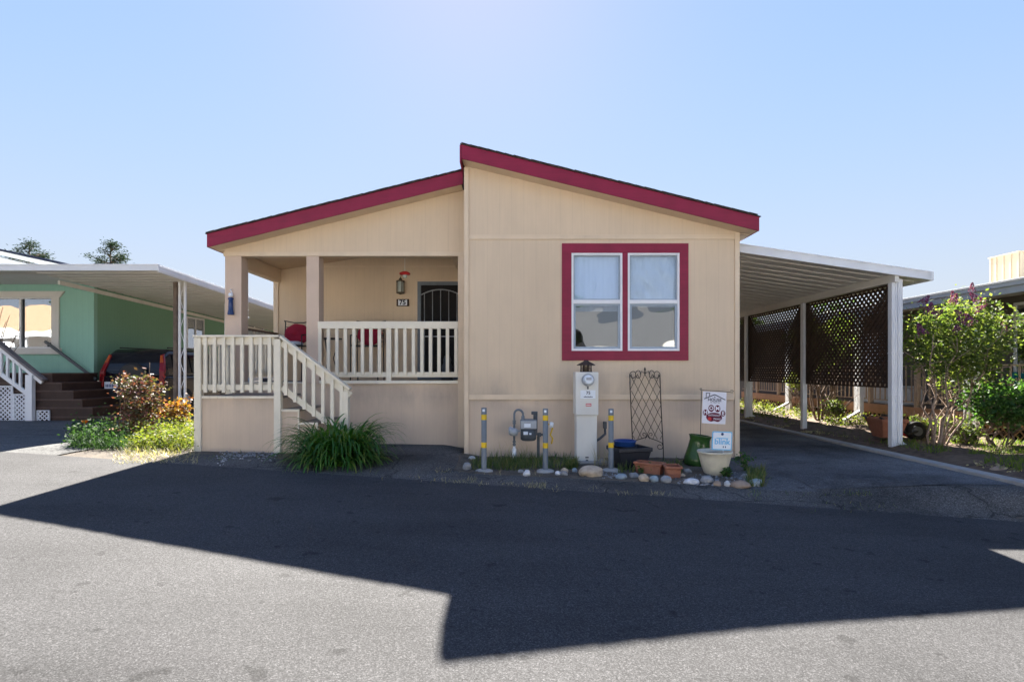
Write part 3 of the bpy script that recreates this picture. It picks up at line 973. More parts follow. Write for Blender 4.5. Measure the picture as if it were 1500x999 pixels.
# blue glass windbell on the front post
c = P(338, 447, YL - .06)
L = thing('blue_windbell', 'blue glass hanging ornament on the corner post of the porch', 'ornament', c)
w = MB(); w.lathe([(0, .14), (.035, .13), (.05, .11), (.035, .09), (.04, -.08), (.055, -.15), (.05, -.17), (0, -.17)], c, 16); w.build('glass_body', M['bluedk'], L)
w = MB(); w.tube([(c.x, YL - .012, c.z + .28), (c.x - .01, c.y, c.z + .27), (c.x + .03, c.y, c.z + .2), (c.x, c.y, c.z + .13)], .007, 6); w.lathe([(.03, .15), (.04, .18), (.03, .21), (.015, .2)], c, 10); w.build('hook', M['label'], L)
# small white chime on the rear side
c = P(356.5, 448, 10.6); c.x = -5.07
L = thing('shell_chime', 'thin white shell chime hanging at the open side of the porch', 'wind chime', c)
w = MB()
for k in range(6): w.lathe([(0, .02), (.022, .01), (.016, -.015), (0, -.02)], (c.x + random.uniform(-.012, .012), c.y, c.z + .12 - k * .07), 8)
w.build('shells', M['label'], L)
w = MB(); w.tube([(c.x, c.y, c.z - .25), (c.x, c.y, 3.37)], .003, 5); w.build('cord', M['label'], L)


def chair(cx, cy, label, rz):
    L = thing('patio_chair', label, 'chair', (cx, cy, PFZ), 'black wire chairs on the porch', rz)
    z0 = PFZ
    hw, hd, sh, bh = .27, .24, .70, 1.20
    w = MB()
    for s in (-1, 1):
        w = MB(); w.tube([(cx + s * hw, cy - hd, z0), (cx + s * hw, cy - hd, z0 + sh + .2)], .011, 6); w.build('leg', M['black'], L)
        w = MB(); w.tube([(cx + s * hw, cy + hd + .05, z0), (cx + s * hw, cy + hd, z0 + sh), (cx + s * hw, cy + hd + .07, z0 + bh)], .011, 6); w.build('leg', M['black'], L)
        w = MB(); w.tube([(cx + s * hw, cy - hd, z0 + sh + .2), (cx + s * hw, cy, z0 + sh + .22), (cx + s * hw, cy + hd + .03, z0 + sh + .2)], .012, 6); w.build('arm', M['black'], L)
    w = MB()
    for i in range(9): w.tube([(cx - hw + i * hw / 4, cy - hd, z0 + sh), (cx - hw + i * hw / 4, cy + hd, z0 + sh)], .006, 5)
    w.tube([(cx - hw, cy - hd, z0 + sh), (cx + hw, cy - hd, z0 + sh)], .01, 6); w.tube([(cx - hw, cy + hd, z0 + sh), (cx + hw, cy + hd, z0 + sh)], .01, 6)
    w.build('seat', M['black'], L)
    w = MB(); w.tube([(cx - hw, cy + hd + .07, z0 + bh), (cx - hw - .03, cy + hd + .07, z0 + bh + .03), (cx - .1, cy + hd + .075, z0 + bh - .01), (cx + .1, cy + hd + .075, z0 + bh - .01), (cx + hw + .03, cy + hd + .07, z0 + bh + .03), (cx + hw, cy + hd + .07, z0 + bh)], .012, 6)
    for i in range(5):
        z = z0 + sh + .1 + i * .075; w.tube([(cx - hw, cy + hd + .01 + i * .01, z), (cx + hw, cy + hd + .01 + i * .01, z)], .006, 5)
    w.build('backrest', M['black'], L)
    # objects on the chair are things of their own
    cu = MB(); vs, fs = [], []
    cc = Vector((cx, cy + hd - .03, z0 + sh + .24)); rr = .235
    prof = []
    nr, ns = 8, 28
    for sgn in (-1, 1):
        for i in range(nr + 1):
            r = i / nr
            for k in range(ns):
                t = 2 * math.pi * k / ns
                q = rr * r * (1 + .03 * math.sin(8 * t) * r)
                th = .07 * math.sqrt(max(0, 1 - r ** 2.6)) * (1 - .55 * math.exp(-(r / .16) ** 2)) * (1 - .06 * math.cos(8 * t) * r)
                vs.append((cc.x + q * math.cos(t) * 1.1, cc.y + sgn * th + .12 * (q * math.sin(t)), cc.z + q * math.sin(t) * .95))
        o = (0 if sgn < 0 else (nr + 1) * ns)
        for i in range(nr):
            for k in range(ns):
                k2 = (k + 1) % ns
                fs.append((o + i * ns + k, o + i * ns + k2, o + (i + 1) * ns + k2, o + (i + 1) * ns + k))
    cu.add(vs, fs, True)
    return L, cu, cc


yb_ = 10.95
cxa = PX(429, yb_)
L, cu, cc = chair(cxa, yb_, 'black wire chair with red back cushion at the open porch corner', 0)
o = cu.build('seat_cushion', M['cushion']); tag(o, 'round crimson tufted cushion on the chair nearest the porch corner', 'cushion', 'crimson chair cushions')
w = MB(); w.lathe([(0, .06), (.12, .055), (.2, .03), (.22, 0), (.2, -.02), (0, -.025)], (cxa, yb_ - .02, PFZ + .70 + .035), 20, 1, .8)
tag(w.build('throw_pillow', M['pillow']), 'pale grey pillow lying on the porch chair seat', 'pillow')
cxb = PX(538, 11.0)
L, cu, cc = chair(cxb, 11.0, 'black wire chair behind the porch railing near the door', 0)
tag(cu.build('seat_cushion', M['cushion']), 'crimson cushion behind the porch railing balusters', 'cushion', 'crimson chair cushions')
# side table between them
tx, ty = PX(483, 11.1), 11.1
L = thing('side_table', 'small black metal table between the two porch chairs', 'table', (tx, ty, PFZ))
w = MB(); w.lathe([(0, .86), (.24, .86), (.245, .85), (.24, .84), (0, .84)], (tx, ty, PFZ), 24); w.build('table_top', M['black'], L)
for k in range(3):
    t = k * 2.094 + .3
    w = MB(); w.tube([(tx + .2 * math.cos(t), ty + .2 * math.sin(t), PFZ), (tx + .07 * math.cos(t), ty + .07 * math.sin(t), PFZ + .45), (tx + .18 * math.cos(t), ty + .18 * math.sin(t), PFZ + .84)], .009, 6); w.build('leg', M['black'], L)
for px, m_, lb in ((360, 'label', 'white pet bowl on the porch floor beside the open side'), (388, 'tub', 'black pet bowl on the porch floor near the steps')):
    x = PX(px, 9.95)
    w = MB(); w.lathe([(0, 0), (.1, 0), (.085, .07), (.075, .07), (.07, .02), (0, .02)], (x, 9.95, PFZ - .004), 20)
    tag(w.build('pet_bowl', M[m_]), lb, 'bowl', 'pet bowls on the porch')
w = MB(); fx, fy = PX(655, 10.9), 10.9
w.lathe([(0, 0), (.12, 0), (.13, .08), (.1, .2), (.11, .28), (.075, .36), (.08, .42), (.05, .5), (0, .52)], (fx, fy, PFZ), 18)
tag(w.build('garden_statue', M['greydk']), 'dark garden figurine standing before the security door', 'statue')

# ------------------------------------------------------------------ carport awning
CY0, CY1 = 9.46, 21.5
cz = lambda x: 3.715 - .146 * (x - 3.83)
A = thing('carport_awning', 'white aluminium carport awning attached to the tan house', 'carport', (6.7, 9.2, .1))
CX0, CX1 = 3.85, 7.34
w = MB(); w.prism([(CX0, cz(CX0) - .155), (CX1, cz(CX1) - .155), (CX1, cz(CX1)), (CX0, cz(CX0))], CY0, CY0 + .03)
w.prism([(CX0, cz(CX0) - .02), (CX1, cz(CX1) - .02), (CX1, cz(CX1) - .001), (CX0, cz(CX0) - .001)], CY0 - .012, CY0 - .001)
w.prism([(CX0, cz(CX0) - .154), (CX1, cz(CX1) - .154), (CX1, cz(CX1) - .135), (CX0, cz(CX0) - .135)], CY0 - .012, CY0 - .001)
w.box(CX1 - .06, CX1 + .001, CY0 - .016, CY0 - .012, cz(CX1) - .15, cz(CX1) - .004)
w.build('fascia', M['alu'], A, .002)
w = MB(); w.box(CX1 - .03, CX1, CY0 + .031, CY1, cz(CX1) - .155, cz(CX1) - .002); w.build('gutter', M['alu'], A, .003)
# pans: trough sections running down the slope
w = MB(); prof = []; y = CY0 + .03
while y < CY1:
    prof += [(y, -.085), (y + .25, -.085), (y + .255, -.01), (y + .335, -.01), (y + .34, -.085)]; y += .341
vs, fs = [], []
for (yy, dz) in prof:
    vs += [(CX0, yy, cz(CX0) + dz - .04), (CX1 - .032, yy, cz(CX1) + dz - .04)]
for i in range(len(prof) - 1): fs.append((2 * i, 2 * i + 1, 2 * i + 3, 2 * i + 2))
w.add(vs, fs); w.build('roof_pan', M['pan'], A)
w = MB(); w.prism([(CX0, cz(CX0) - .03), (CX1 - .032, cz(CX1) - .03), (CX1 - .032, cz(CX1) - .015), (CX0, cz(CX0) - .015)], CY0 + .031, CY1); w.build('roof_skin', M['alu'], A)
w = MB(); w.box(6.70, 6.78, CY0 + .03, CY1, cz(6.74) - .26, cz(6.74) - .115); w.build('side_beam', M['pan'], A, .004)
for i, y in enumerate((9.60, 12.5, 15.5, 18.5)):
    z0 = gz(6.74, y)
    w = MB(); r_ = .05
    prof = [(-.05, -.05), (-.018, -.05), (-.018, -.038), (.018, -.038), (.018, -.05), (.05, -.05), (.05, .05), (-.05, .05)]
    w.prism([(6.74 + a, y + b) for a, b in prof], z0 - .03, cz(6.74) - .26, 'z')
    w.build('post', M['alu'], A, .003)
    w = MB(); w.box(6.66, 6.82, y - .07, y + .07, z0 - .03, z0 + .012); w.build('post_base', M['concrete'], A)
    if i in (0, 2):
        w = MB()
        w.prism([(6.80 + a, y + b) for a, b in ((0, -.045), (.03, -.045), (.037, -.038), (.043, -.038), (.05, -.045), (.085, -.045), (.085, .04), (0, .04))], z0 + .1, cz(6.74) - .2, 'z')
        w.bar((6.852, y, z0 + .13), (7.0, y, z0 + .03), .085, .1, (0, 1, 0))
        for zz in (.95, 1.7): w.box(6.68, 6.895, y - .053, y + .05, z0 + zz, z0 + zz + .015)
        w.build('downspout', M['alu'], A, .004)

# privacy lattice hung between the carport posts
def lattice_mb(u0, u1, v0, v1, pitch, wd, th, place, frame=0):
    """two layers of diagonal slats clipped to a rectangle; place(u, v, n) -> world"""
    mb = MB()
    for lay, sg in ((0, 1), (1, -1)):
        span = (u1 - u0) + (v1 - v0)
        n = int(span / (pitch * 1.4142)) + 2
        for i in range(-1, n):
            k = i * pitch * 1.4142
            # line: (u-u0) + sg*(v - vbase) = k
            if sg > 0: f = lambda u: v0 + k - (u - u0)
            else: f = lambda u: v1 - k + (u - u0)
            if sg > 0: ua, ub = max(u0, u0 + k - (v1 - v0)), min(u1, u0 + k)
            else: ua, ub = max(u0, u0 + k - (v1 - v0)), min(u1, u0 + k)
            if ub - ua < .02: continue
            h = wd * .7071
            va, vb = f(ua), f(ub)
            n0, n1 = lay * th, lay * th + th * .96
            q = []
            for nn in (n0, n1):
                for (u, v, s_) in ((ua, va, 1), (ub, vb, 1), (ub, vb, -1), (ua, va, -1)):
                    q.append(place(u, min(v1, max(v0, v + s_ * h)), nn))
            mb.add(q, [(0, 1, 2, 3), (7, 6, 5, 4), (0, 4, 5, 1), (1, 5, 6, 2), (2, 6, 7, 3), (3, 7, 4, 0)])
    if frame:
        for (a, b_, c_, d_) in ((u0, u1, v0, v0 + frame), (u0, u1, v1 - frame, v1), (u0, u0 + frame, v0 + frame, v1 - frame), (u1 - frame, u1, v0 + frame, v1 - frame)):
            q = [place(u, v, nn) for nn in (-.006, th * 2 + .006) for (u, v) in ((a, c_), (b_, c_), (b_, d_), (a, d_))]
            mb.add(q, [(0, 1, 2, 3), (7, 6, 5, 4), (0, 4, 5, 1), (1, 5, 6, 2), (2, 6, 7, 3), (3, 7, 4, 0)])
    return mb


for (a, b_, lb) in ((9.67, 12.42, 'dark brown lattice screen in the carport bay nearest the road'), (12.58, 15.42, 'dark brown lattice screen in the second carport bay from the road'), (15.58, 18.42, 'dark brown lattice screen in the third carport bay from the road'), (18.58, 21.3, 'dark brown lattice screen in the carport bay farthest from the road')):
    mb = lattice_mb(a, b_, 1.18, 3.02, .090, .076, .012, lambda u, v, nn: (6.75 + nn, u, v), .03)
    o = mb.build('lattice_screen', M['lattice'])
    tag(o, lb, 'lattice screen', 'lattice screens along the carport')

# ------------------------------------------------------------------ bollards
def bollard(px, py, label):
    b = ground_hit(px, py)
    T_ = thing('bollard', label, 'bollard', b, 'grey steel bollards before the house')
    h = .90
    w = MB(); w.lathe([(.038, -.05), (.038, h - .004), (.034, h), (0, h)], b, 20); w.build('pole', M['grey'], T_)
    for z in (h - .17, h - .56):
        w = MB(); w.lathe([(.0395, z), (.0395, z + .075)], b, 20); w.build('yellow_band', M['yellow'], T_)
    w = MB(); w.lathe([(.13, -.03), (.125, .02), (.09, .035), (.037, .04)], b, 14); w.build('concrete_footing', M['concrete'], T_)
    w = MB(); w.box(b.x - .02, b.x + .012, b.y - .041, b.y - .034, b.z + h - .055, b.z + h - .02); w.build('reflector', M['label'], T_)


bollard(709, 691, 'grey yellow banded bollard nearest the porch beside the gas meter')
bollard(799, 691, 'grey yellow banded bollard standing close beside the gas meter body')
bollard(895, 690, 'grey yellow banded bollard beside the white meter cabinet and black tub')

# ------------------------------------------------------------------ gas meter
ym = 8.72
b = Vector((PX(765, ym), ym, gz(PX(765, ym), ym)))
G = thing('gas_meter', 'grey gas meter on pipes between two bollards', 'gas meter', b)
x0, x1 = PX(763, ym), PX(785, ym); z0, z1 = PZ(645, ym), PZ(614, ym)
w = MB(); w.box(x0 - .01, x1 + .01, ym - .09, ym + .09, PZ(628, ym), z1); w.build('meter_head', M['grey'], G, .015)
w = MB(); w.lathe([(0, z0), (.10, z0), (.125, z0 + .02), (.125, PZ(628.2, ym)), (0, PZ(628.2, ym))], ((x0 + x1) / 2, ym, 0), 24, 1, .8); w.build('meter_body', M['greydk'], G)
w = MB(); w.box(x0 - .004, x1 + .004, ym - .1, ym - .091, PZ(627, ym), PZ(615.5, ym)); w.build('index_plate', M['greylt'], G, .003)
w = MB(); w.box(PX(767.5, ym), PX(777, ym), ym - .104, ym - .1005, PZ(625, ym), PZ(619.5, ym)); w.box(PX(766.5, ym), PX(773, ym), ym - .112, ym - .105, PZ(635.5, ym), PZ(631, ym)); w.box(PX(775, ym), PX(778, ym), ym - .112, ym - .105, PZ(635.5, ym), PZ(633, ym))
w.build('meter_label', M['label'], G)
xr = PX(753.3, ym); xt = PX(766, ym)
w = MB(); arc = [(xr, ym, PZ(612, ym))] + [((xr + xt) / 2 - (xt - xr) / 2 * math.cos(t), ym, PZ(607, ym) + .075 * math.sin(t)) for t in np.linspace(0.1, 3.04, 12)] + [(xt, ym, z1)]
w.tube([(xr, ym, PZ(655, ym))] + arc, .018, 10)
w.lathe([(.028, z1), (.028, z1 + .05), (.018, z1 + .06)], (xt, ym, 0), 12)
for zz in (618, 621, 648, 652): w.lathe([(.027, 0), (.027, .025)], (xr, ym, PZ(zz, ym)), 8, smooth=False)
w.build('riser_pipe', M['grey'], G)
w = MB(); w.tube([(xr - .09, ym - .02, PZ(631, ym)), (xr - .06, ym - .02, PZ(631, ym)), (xr + .01, ym - .02, PZ(631, ym))], [.05, .075, .03], 16); w.lathe([(0, -.07), (.06, -.06), (.075, -.01), (.075, .01), (.05, .05), (0, .06)], (xr - .01, ym - .02, PZ(632, ym)), 16)
w.tube([(xr + .0, ym - .06, PZ(631, ym)), (xr + .09, ym, PZ(631, ym)), (x0, ym, PZ(631, ym))], .015, 8)
w.build('regulator', M['greylt'], G)
w = MB(); w.lathe([(.034, -.03), (.034, .21), (.02, .23), (.02, .26)], (xr, ym, PZ(677, ym)), 14); w.build('plastic_riser', M['white'], G)
xo = PX(783, ym); xd = PX(791, ym)
w = MB(); w.tube([(xo, ym, z1), (xo, ym, z1 + .1)], .02, 10); w.tube([(xo - .05, ym, z1 + .1), (xo + .045, ym, z1 + .1)], .026, 10); w.tube([(xo + .03, ym + .01, z1 + .12), (xo + .03, ym + .03, PZ(637, ym)), (xd + .05, ym + .03, PZ(637, ym))], .02, 10)
w.lathe([(.03, -.03), (.03, .03)], (xd - .01, ym + .03, PZ(637, ym)), 10)
w.box(xd - .045, xd + .0, ym + .06, ym + .13, b.z - .05, PZ(640, ym))
w.build('outlet_pipe', M['greydk'], G)
w = MB(); hx = PX(806, ym); w.tube([(hx - .03, ym, PZ(622, ym)), (hx + .02, ym, PZ(618, ym)), (hx + .035, ym, PZ(628, ym)), (hx, ym, PZ(637, ym)), (hx + .04, ym, PZ(642, ym)), (hx + .02, ym, PZ(650, ym))], .012, 8); w.build('tracer_wire', M['yellow'], G)
w = MB(); w.lathe([(0, -.05), (.03, -.04), (.035, .03), (0, .05)], (hx + .02, ym, PZ(622, ym)), 10); w.build('hanging_tag', M['label'], G)

# ------------------------------------------------------------------ electric pedestal
yp = 8.52
x0, x1 = PX(843, yp), PX(876.5, yp); zb = gz(0.6, yp)
U = thing('meter_pedestal', 'white electric meter cabinet numbered 75 in front of the tan wall', 'utility box', ((x0 + x1) / 2, yp, zb))
w = MB(); w.box(x0 - .12, x1 + .14, yp - .08, yp + .35, zb - .08, zb + .035); w.build('concrete_pad', M['concrete'], U, .01)
w = MB(); w.box(x0 + .018, x1 - .018, yp + .02, yp + .30, zb + .03, PZ(607, yp)); w.build('lower_cabinet', M['meter'], U, .006)
w = MB(); w.box(x0, x1, yp - .01, yp + .32, PZ(608, yp), PZ(545, yp)); w.build('upper_cabinet', M['meter'], U, .008)
w = MB(); xc = PX(861, yp); zc = PZ(556.5, yp)
w.tube([(xc, yp - .011, zc), (xc, yp - .03, zc)], .10, 24); w.build('meter_ring', M['greylt'], U)
w = MB(); w.tube([(xc, yp - .03, zc), (xc, yp - .10, zc), (xc, yp - .12, zc)], [.078, .074, .05], 24); m_ = w.build('meter_dome', M['label'], U)
w = MB(); w.box(xc - .04, xc + .04, yp - .124, yp - .1205, zc + .0, zc + .04); w.build('dial_face', M['greylt'], U)
w = MB(); w.box(PX(850, yp), PX(872, yp), yp - .014, yp - .0105, PZ(583.5, yp), PZ(571.5, yp)); w.build('number_label', M['label'], U)
w = MB(); text_mb(w, '75', .068, (PX(861.5, yp), yp - .016, PZ(575.6, yp)), bold=.0015)
for i in range(7):
    x = PX(855 + 1.9 * i, yp); w.box(x, x + .014, yp - .0165, yp - .0145, PZ(582, yp), PZ(580.6, yp) + .004 * (i % 2))
w.build('numerals', M['ink'], U)
w = MB(); w.box(PX(858, yp), PX(866, yp), yp - .014, yp - .0105, PZ(595, yp), PZ(591, yp)); w.build('warning_sticker', M['redink'], U)
w = MB()
for i in range(4): w.box(PX(859 + 1.6 * i, yp), PX(860 + 1.6 * i, yp), yp - .016, yp - .0142, PZ(594, yp), PZ(592, yp))
w.build('sticker_print', M['label'], U)
w = MB(); w.box(xc - .012, xc + .012, yp - .014, yp - .0105, PZ(570, yp), PZ(564, yp)); xh = PX(860, yp)
w.box(xh - .025, xh + .025, yp + .005, yp + .0195, PZ(671, yp), PZ(669, yp)); w.lathe([(0, -.02), (.02, -.018), (.02, .015), (0, .02)], (xh, yp + .012, PZ(675, yp)), 8)
w.build('latch', M['greydk'], U)
w = MB(); w.box(PX(885, 8.95), PX(889, 8.95), 8.95, 9.06, PZ(628, 8.95), PZ(618, 8.95)); w.tube([(x1 - .02, yp + .16, PZ(648, yp)), (x1 + .05, yp + .2, PZ(645, yp)), (PX(887, 8.95), 8.98, PZ(636, 8.95)), (PX(887, 8.95), 9.0, PZ(626, 8.95))], .02, 10)
w.build('conduit', M['greydk'], U, 0)
# rustic lantern on top
c = Vector((PX(858.5, yp + .12), yp + .12, PZ(545, yp)))
L = thing('garden_lantern', 'rusty roofed candle lantern sitting atop the meter cabinet', 'lantern', c)
w = MB(); w.lathe([(0, .01), (.10, .01), (.10, .0), (0, 0)], c, 8); w.lathe([(.15, .105), (.145, .115), (.05, .165), (.03, .185), (0, .19)], c, 10); w.build('lantern_roof', M['rust'], L)
w = MB()
for k in range(8):
    t = k * math.pi / 4 + .2; w.tube([(c.x + .085 * math.cos(t), c.y + .085 * math.sin(t), c.z + .01), (c.x + .085 * math.cos(t), c.y + .085 * math.sin(t), c.z + .11)], .01, 5)
w.lathe([(.085, .05), (.09, .055), (.085, .06)], c, 12)
w.build('lantern_cage', M['rust'], L)
w = MB(); w.lathe([(0, .01), (.06, .01), (.06, .1), (0, .1)], c, 12); w.build('lantern_glass', M['brass'], L)

# ------------------------------------------------------------------ metal trellis leaning on the wall
b = Vector((PX(946, 8.9), 8.88, gz(1.9, 8.88)))
def tr(px, py):                                   # trellis pixels -> leaning plane
    t = (680 - py) / 140.0
    return P(px, py, 8.84 + .2 * max(0, min(1, t)))
T_ = thing('garden_trellis', 'black scrolled metal trellis leaning against the tan wall', 'trellis', b)
w = MB()
for pts in ([(922.5, 548), (923, 570), (926.5, 646)], [(966.5, 548), (968.5, 600), (971.5, 655), (972, 676)]): w.tube([tr(*p) for p in pts], .0085, 6)
w.tube([tr(*p) for p in ((926.5, 646), (934, 644), (944, 641), (948.5, 638), (953, 642), (962, 645), (970.5, 649))], .007, 6)
w.build('frame', M['rust'], T_)
w = MB()
def curl(cx, cy, r, a0, a1, n=14, shr=.0):
    return [tr(cx + r * (1 - shr * i / n) * math.cos(a0 + (a1 - a0) * i / n), cy - r * (1 - shr * i / n) * math.sin(a0 + (a1 - a0) * i / n)) for i in range(n + 1)]
for s, cx in ((1, 922.5), (-1, 967)):
    w.tube([tr(cx, 549)] + [tr(cx + s * (5 - 5 * math.cos(t) * (1 - t / 14)), 549 - 5 * math.sin(t)) for t in np.linspace(.2, 6.5, 16)], .006, 5)
    w.tube([tr(cx + s * (12.5 - 4 * math.cos(t) * (1 - t / 14)) , 548 - 5.5 * math.sin(t)) for t in np.linspace(-2.2, 3.2, 14)][::-1] + [tr(cx + s * 17, 543.5), tr(cx + s * 22, 547)], .006, 5)
w.tube([tr(944.7, 548), tr(944.7, 540)], .01, 6); w.tube([tr(944.7, 544), tr(944.7, 541), tr(944.7, 537.5)], [.004, .018, .002], 8)
for s in (1, -1):
    w.tube([tr(948.5 + s * 1, 641), tr(948.5 + s * 2, 637.5)] + [tr(948.5 + s * (5 + 4 * math.cos(t) * (1 - t / 12)), 636.5 + 4 * math.sin(t) * (1 - t / 12)) for t in np.linspace(2.8, 8.2, 14)], .006, 5)
w.tube([tr(970.5, 649)] + [tr(966.5 + 4.5 * math.cos(t) * (1 - t / 12), 654 + 4.5 * math.sin(t) * (1 - t / 12)) for t in np.linspace(-.8, 6, 16)], .006, 5)
w.build('scrollwork', M['rust'], T_)
w = MB()
def xl(y): return 922.5 + (y - 548) / 98 * 4.0
def xr_(y): return 966.8 + (y - 548) / 98 * 4.0
for s in (1, -1):
    for k in range(-6, 5):
        # diagonal rods clipped to the frame
        pts = []
        for y in np.linspace(548, 643, 40):
            u = (k + (y - 548) / 22.0) * 11.0 if s > 0 else 44.3 - (k + (y - 548) / 22.0) * 11.0
            x = xl(y) + u
            if xl(y) <= x <= xr_(y): pts.append(tr(x, y))
        if len(pts) > 2: w.tube([pts[0], pts[-1]], .0045, 5)
w.build('diamond_grid', M['rust'], T_)

# ------------------------------------------------------------------ pots and tubs
def tapered(mb, cx, cy, z0, h, bw, bd, tw, td, th=.015, lip=.02, rz=0):
    """open tapered rectangular trough"""
    c_, s_ = math.cos(rz), math.sin(rz)
    def ring(hw, hd, z): return [(cx + (x * c_ - y * s_), cy + (x * s_ + y * c_), z) for x, y in ((-hw, -hd), (hw, -hd), (hw, hd), (-hw, hd))]
    rings = [ring(bw / 2, bd / 2, z0), ring(tw / 2 - lip * .4, td / 2 - lip * .4, z0 + h * .82), ring(tw / 2 + lip * .4, td / 2 + lip * .4, z0 + h * .83), ring(tw / 2 + lip * .4, td / 2 + lip * .4, z0 + h), ring(tw / 2 - th, td / 2 - th, z0 + h), ring(bw / 2 + .01, bd / 2 + .01, z0 + h * .55)]
    vs = [p for r in rings for p in r]
    fs = [(0, 1, 2, 3)]
    for i in range(len(rings) - 1):
        for k in range(4): fs.append((4 * i + k, 4 * i + (k + 1) % 4, 4 * i + 4 + (k + 1) % 4, 4 * i + 4 + k))
    o = 4 * (len(rings) - 1); fs.append((o, o + 1, o + 2, o + 3))
    mb.add(vs, fs)


b = ground_hit(922, 688); b.y += .16
w = MB(); tapered(w, b.x + .03, b.y, b.z - .01, .33, .38, .30, .53, .42, rz=.28)
tub = w.build('planter_tub', M['tub'], bevel=.008); tag(tub, 'square black plastic tub planter beside the bollard', 'planter')
w = MB(); c = (b.x - .03, b.y + .02, b.z + .325)
w.lathe([(0, 0), (.14, 0), (.155, .01), (.158, .06), (.172, .065), (.172, .085), (.160, .085), (.15, .02), (0, .015)], c, 32)
tag(w.build('plastic_dish', M['blue']), 'round blue plastic dish on top of the black tub', 'dish')
b = ground_hit(957, 697)
w = MB(); tapered(w, b.x - .0, b.y + .2, b.z - .02, .18, .34, .14, .40, .19, rz=-.62)
tag(w.build('clay_planter', M['terra'], bevel=.006), 'long rectangular terracotta planter lying angled beside the tub', 'planter')
b = ground_hit(989, 701)
w = MB(); tapered(w, b.x, b.y + .13, b.z - .02, .18, .17, .21, .21, .26, rz=-.12)
tag(w.build('clay_planter', M['terra'], bevel=.006), 'short square terracotta planter among the pale rocks', 'planter')
# green glazed vase (leaning a little)
b = ground_hit(1030, 684); b.y += .2
prof = [(0, 0), (.19, 0), (.215, .03), (.20, .12), (.165, .28), (.15, .40), (.165, .455), (.175, .47), (.155, .475), (.13, .38), (.15, .25), (0, .22)]
w = MB(); w.lathe(prof, (0, 0, 0), 36)
rot = Matrix.Rotation(R(7), 3, 'Y')
w.v = [tuple(rot @ Vector(p) + Vector((b.x - .03, b.y, b.z - .01))) for p in w.v]
tag(w.build('glazed_urn', M['greenpot']), 'flared dark green glazed urn against the corner of the house', 'pot')
# cream bowl with soil
b = ground_hit(1055, 698); b.y += .2
bowl_c = b.copy()
BW = thing('cream_bowl_planter', 'wide cream textured bowl planter holding the blue yard sign', 'planter', b)
w = MB(); w.lathe([(0, -.02), (.13, -.02), (.15, .02), (.185, .12), (.215, .24), (.232, .30), (.240, .305), (.240, .33), (.222, .33), (.20, .27), (0, .27)], b, 40); o = w.build('bowl', M['creampot'], BW)
w = MB(); w.lathe([(0, .285), (.205, .283)], b, 24); w.build('potting_soil', M['soil'], BW)
# security sign
ys = b.y - .02; c = P(1057.5, 645.5, ys)
SG = thing('yard_sign', 'small blue bordered security yard sign standing in the cream bowl', 'sign', (c.x, ys, b.z + .28))
w = MB(); hs = .135
def rrect(cx, cz_, hx_, hz_, r, n=5):
    pts = []
    for (sx, sz, a0) in ((1, 1, 0), (-1, 1, 90), (-1, -1, 180), (1, -1, 270)):
        for i in range(n + 1):
            a = R(a0 + 90 * i / n); pts.append((cx + sx * (hx_ - r) + r * math.cos(a), cz_ + sz * (hz_ - r) + r * math.sin(a)))
    return pts
ang = R(-2.5)
def rotp(pts): return [(c.x + (x - c.x) * math.cos(ang) - (z - c.z) * math.sin(ang), c.z + (x - c.x) * math.sin(ang) + (z - c.z) * math.cos(ang)) for x, z in pts]
w.prism(rotp(rrect(c.x, c.z, .142, .132, .02)), ys - .004, ys + .004); w.build('sign_border', M['skyblue'], SG)
w = MB(); w.prism(rotp(rrect(c.x, c.z, .128, .118, .015)), ys - .0065, ys - .0045); w.build('sign_face', M['label'], SG)
w = MB(); text_mb(w, 'blink', .115, (c.x, ys - .009, c.z - .015), bold=.002, tilt=ang)
w.prism(rotp(rrect(c.x, c.z + .035, .085, .006, .004)), ys - .009, ys - .007)
w.build('sign_lettering', M['skyblue'], SG)
w = MB(); w.prism(rotp([(c.x + .02 * math.cos(t), c.z + .095 + .02 * math.sin(t)) for t in np.linspace(0, 6.2, 16)]), ys - .009, ys - .007)
for i in range(2): w.prism(rotp(rrect(c.x + .02 + .03 * i, c.z - .085, .006, .012, .003)), ys - .009, ys - .007)
w.build('sign_emblem', M['bluedk'], SG)
w = MB(); w.tube([(c.x + .015, ys + .012, c.z - .1), (c.x + .03, ys + .012, b.z + .28)], .009, 8); w.build('stake', M['white'], SG)
# garden flag
yg = 8.55
GF = thing('garden_flag', 'small pet themed garden flag hanging from a black wire stand', 'flag', (PX(1027, yg), yg, .05))
w = MB(); xf = PX(1027.5, yg); zt = PZ(571.5, yg)
hook = [(xf + .02 * math.cos(t) - .015, yg, zt + .018 * math.sin(t)) for t in np.linspace(-3.6, 1.2, 9)]
w.tube([(PX(1025, yg), yg, .10), (PX(1026, yg), yg, PZ(640, yg)), (xf, yg, zt - .02), (xf, yg, zt), (PX(1050, yg), yg, zt - .012), (PX(1073, yg), yg, PZ(575, yg)), (PX(1074.5, yg), yg, PZ(573, yg)), (PX(1073, yg), yg, PZ(571.6, yg)), (PX(1070, yg), yg, PZ(572, yg))], .005, 6)
w.tube([(xf, yg, zt), (xf - .02, yg, zt + .008), (xf - .022, yg, zt + .026), (xf - .005, yg, zt + .03), (xf + .006, yg, zt + .015)], .005, 6)
w.build('flag_stand', M['black'], GF)
fl = lambda u, v: (PX(1029.5 + 34.5 * u - 1.8 * v, yg), PZ(573 + 46.5 * v + 1.8 * u, yg))
def flag_y(u, v): return yg - .008 + .012 * math.sin(u * 5 + v * 2.2) * v - .01 * v
nu, nv = 14, 16; vs, fs = [], []
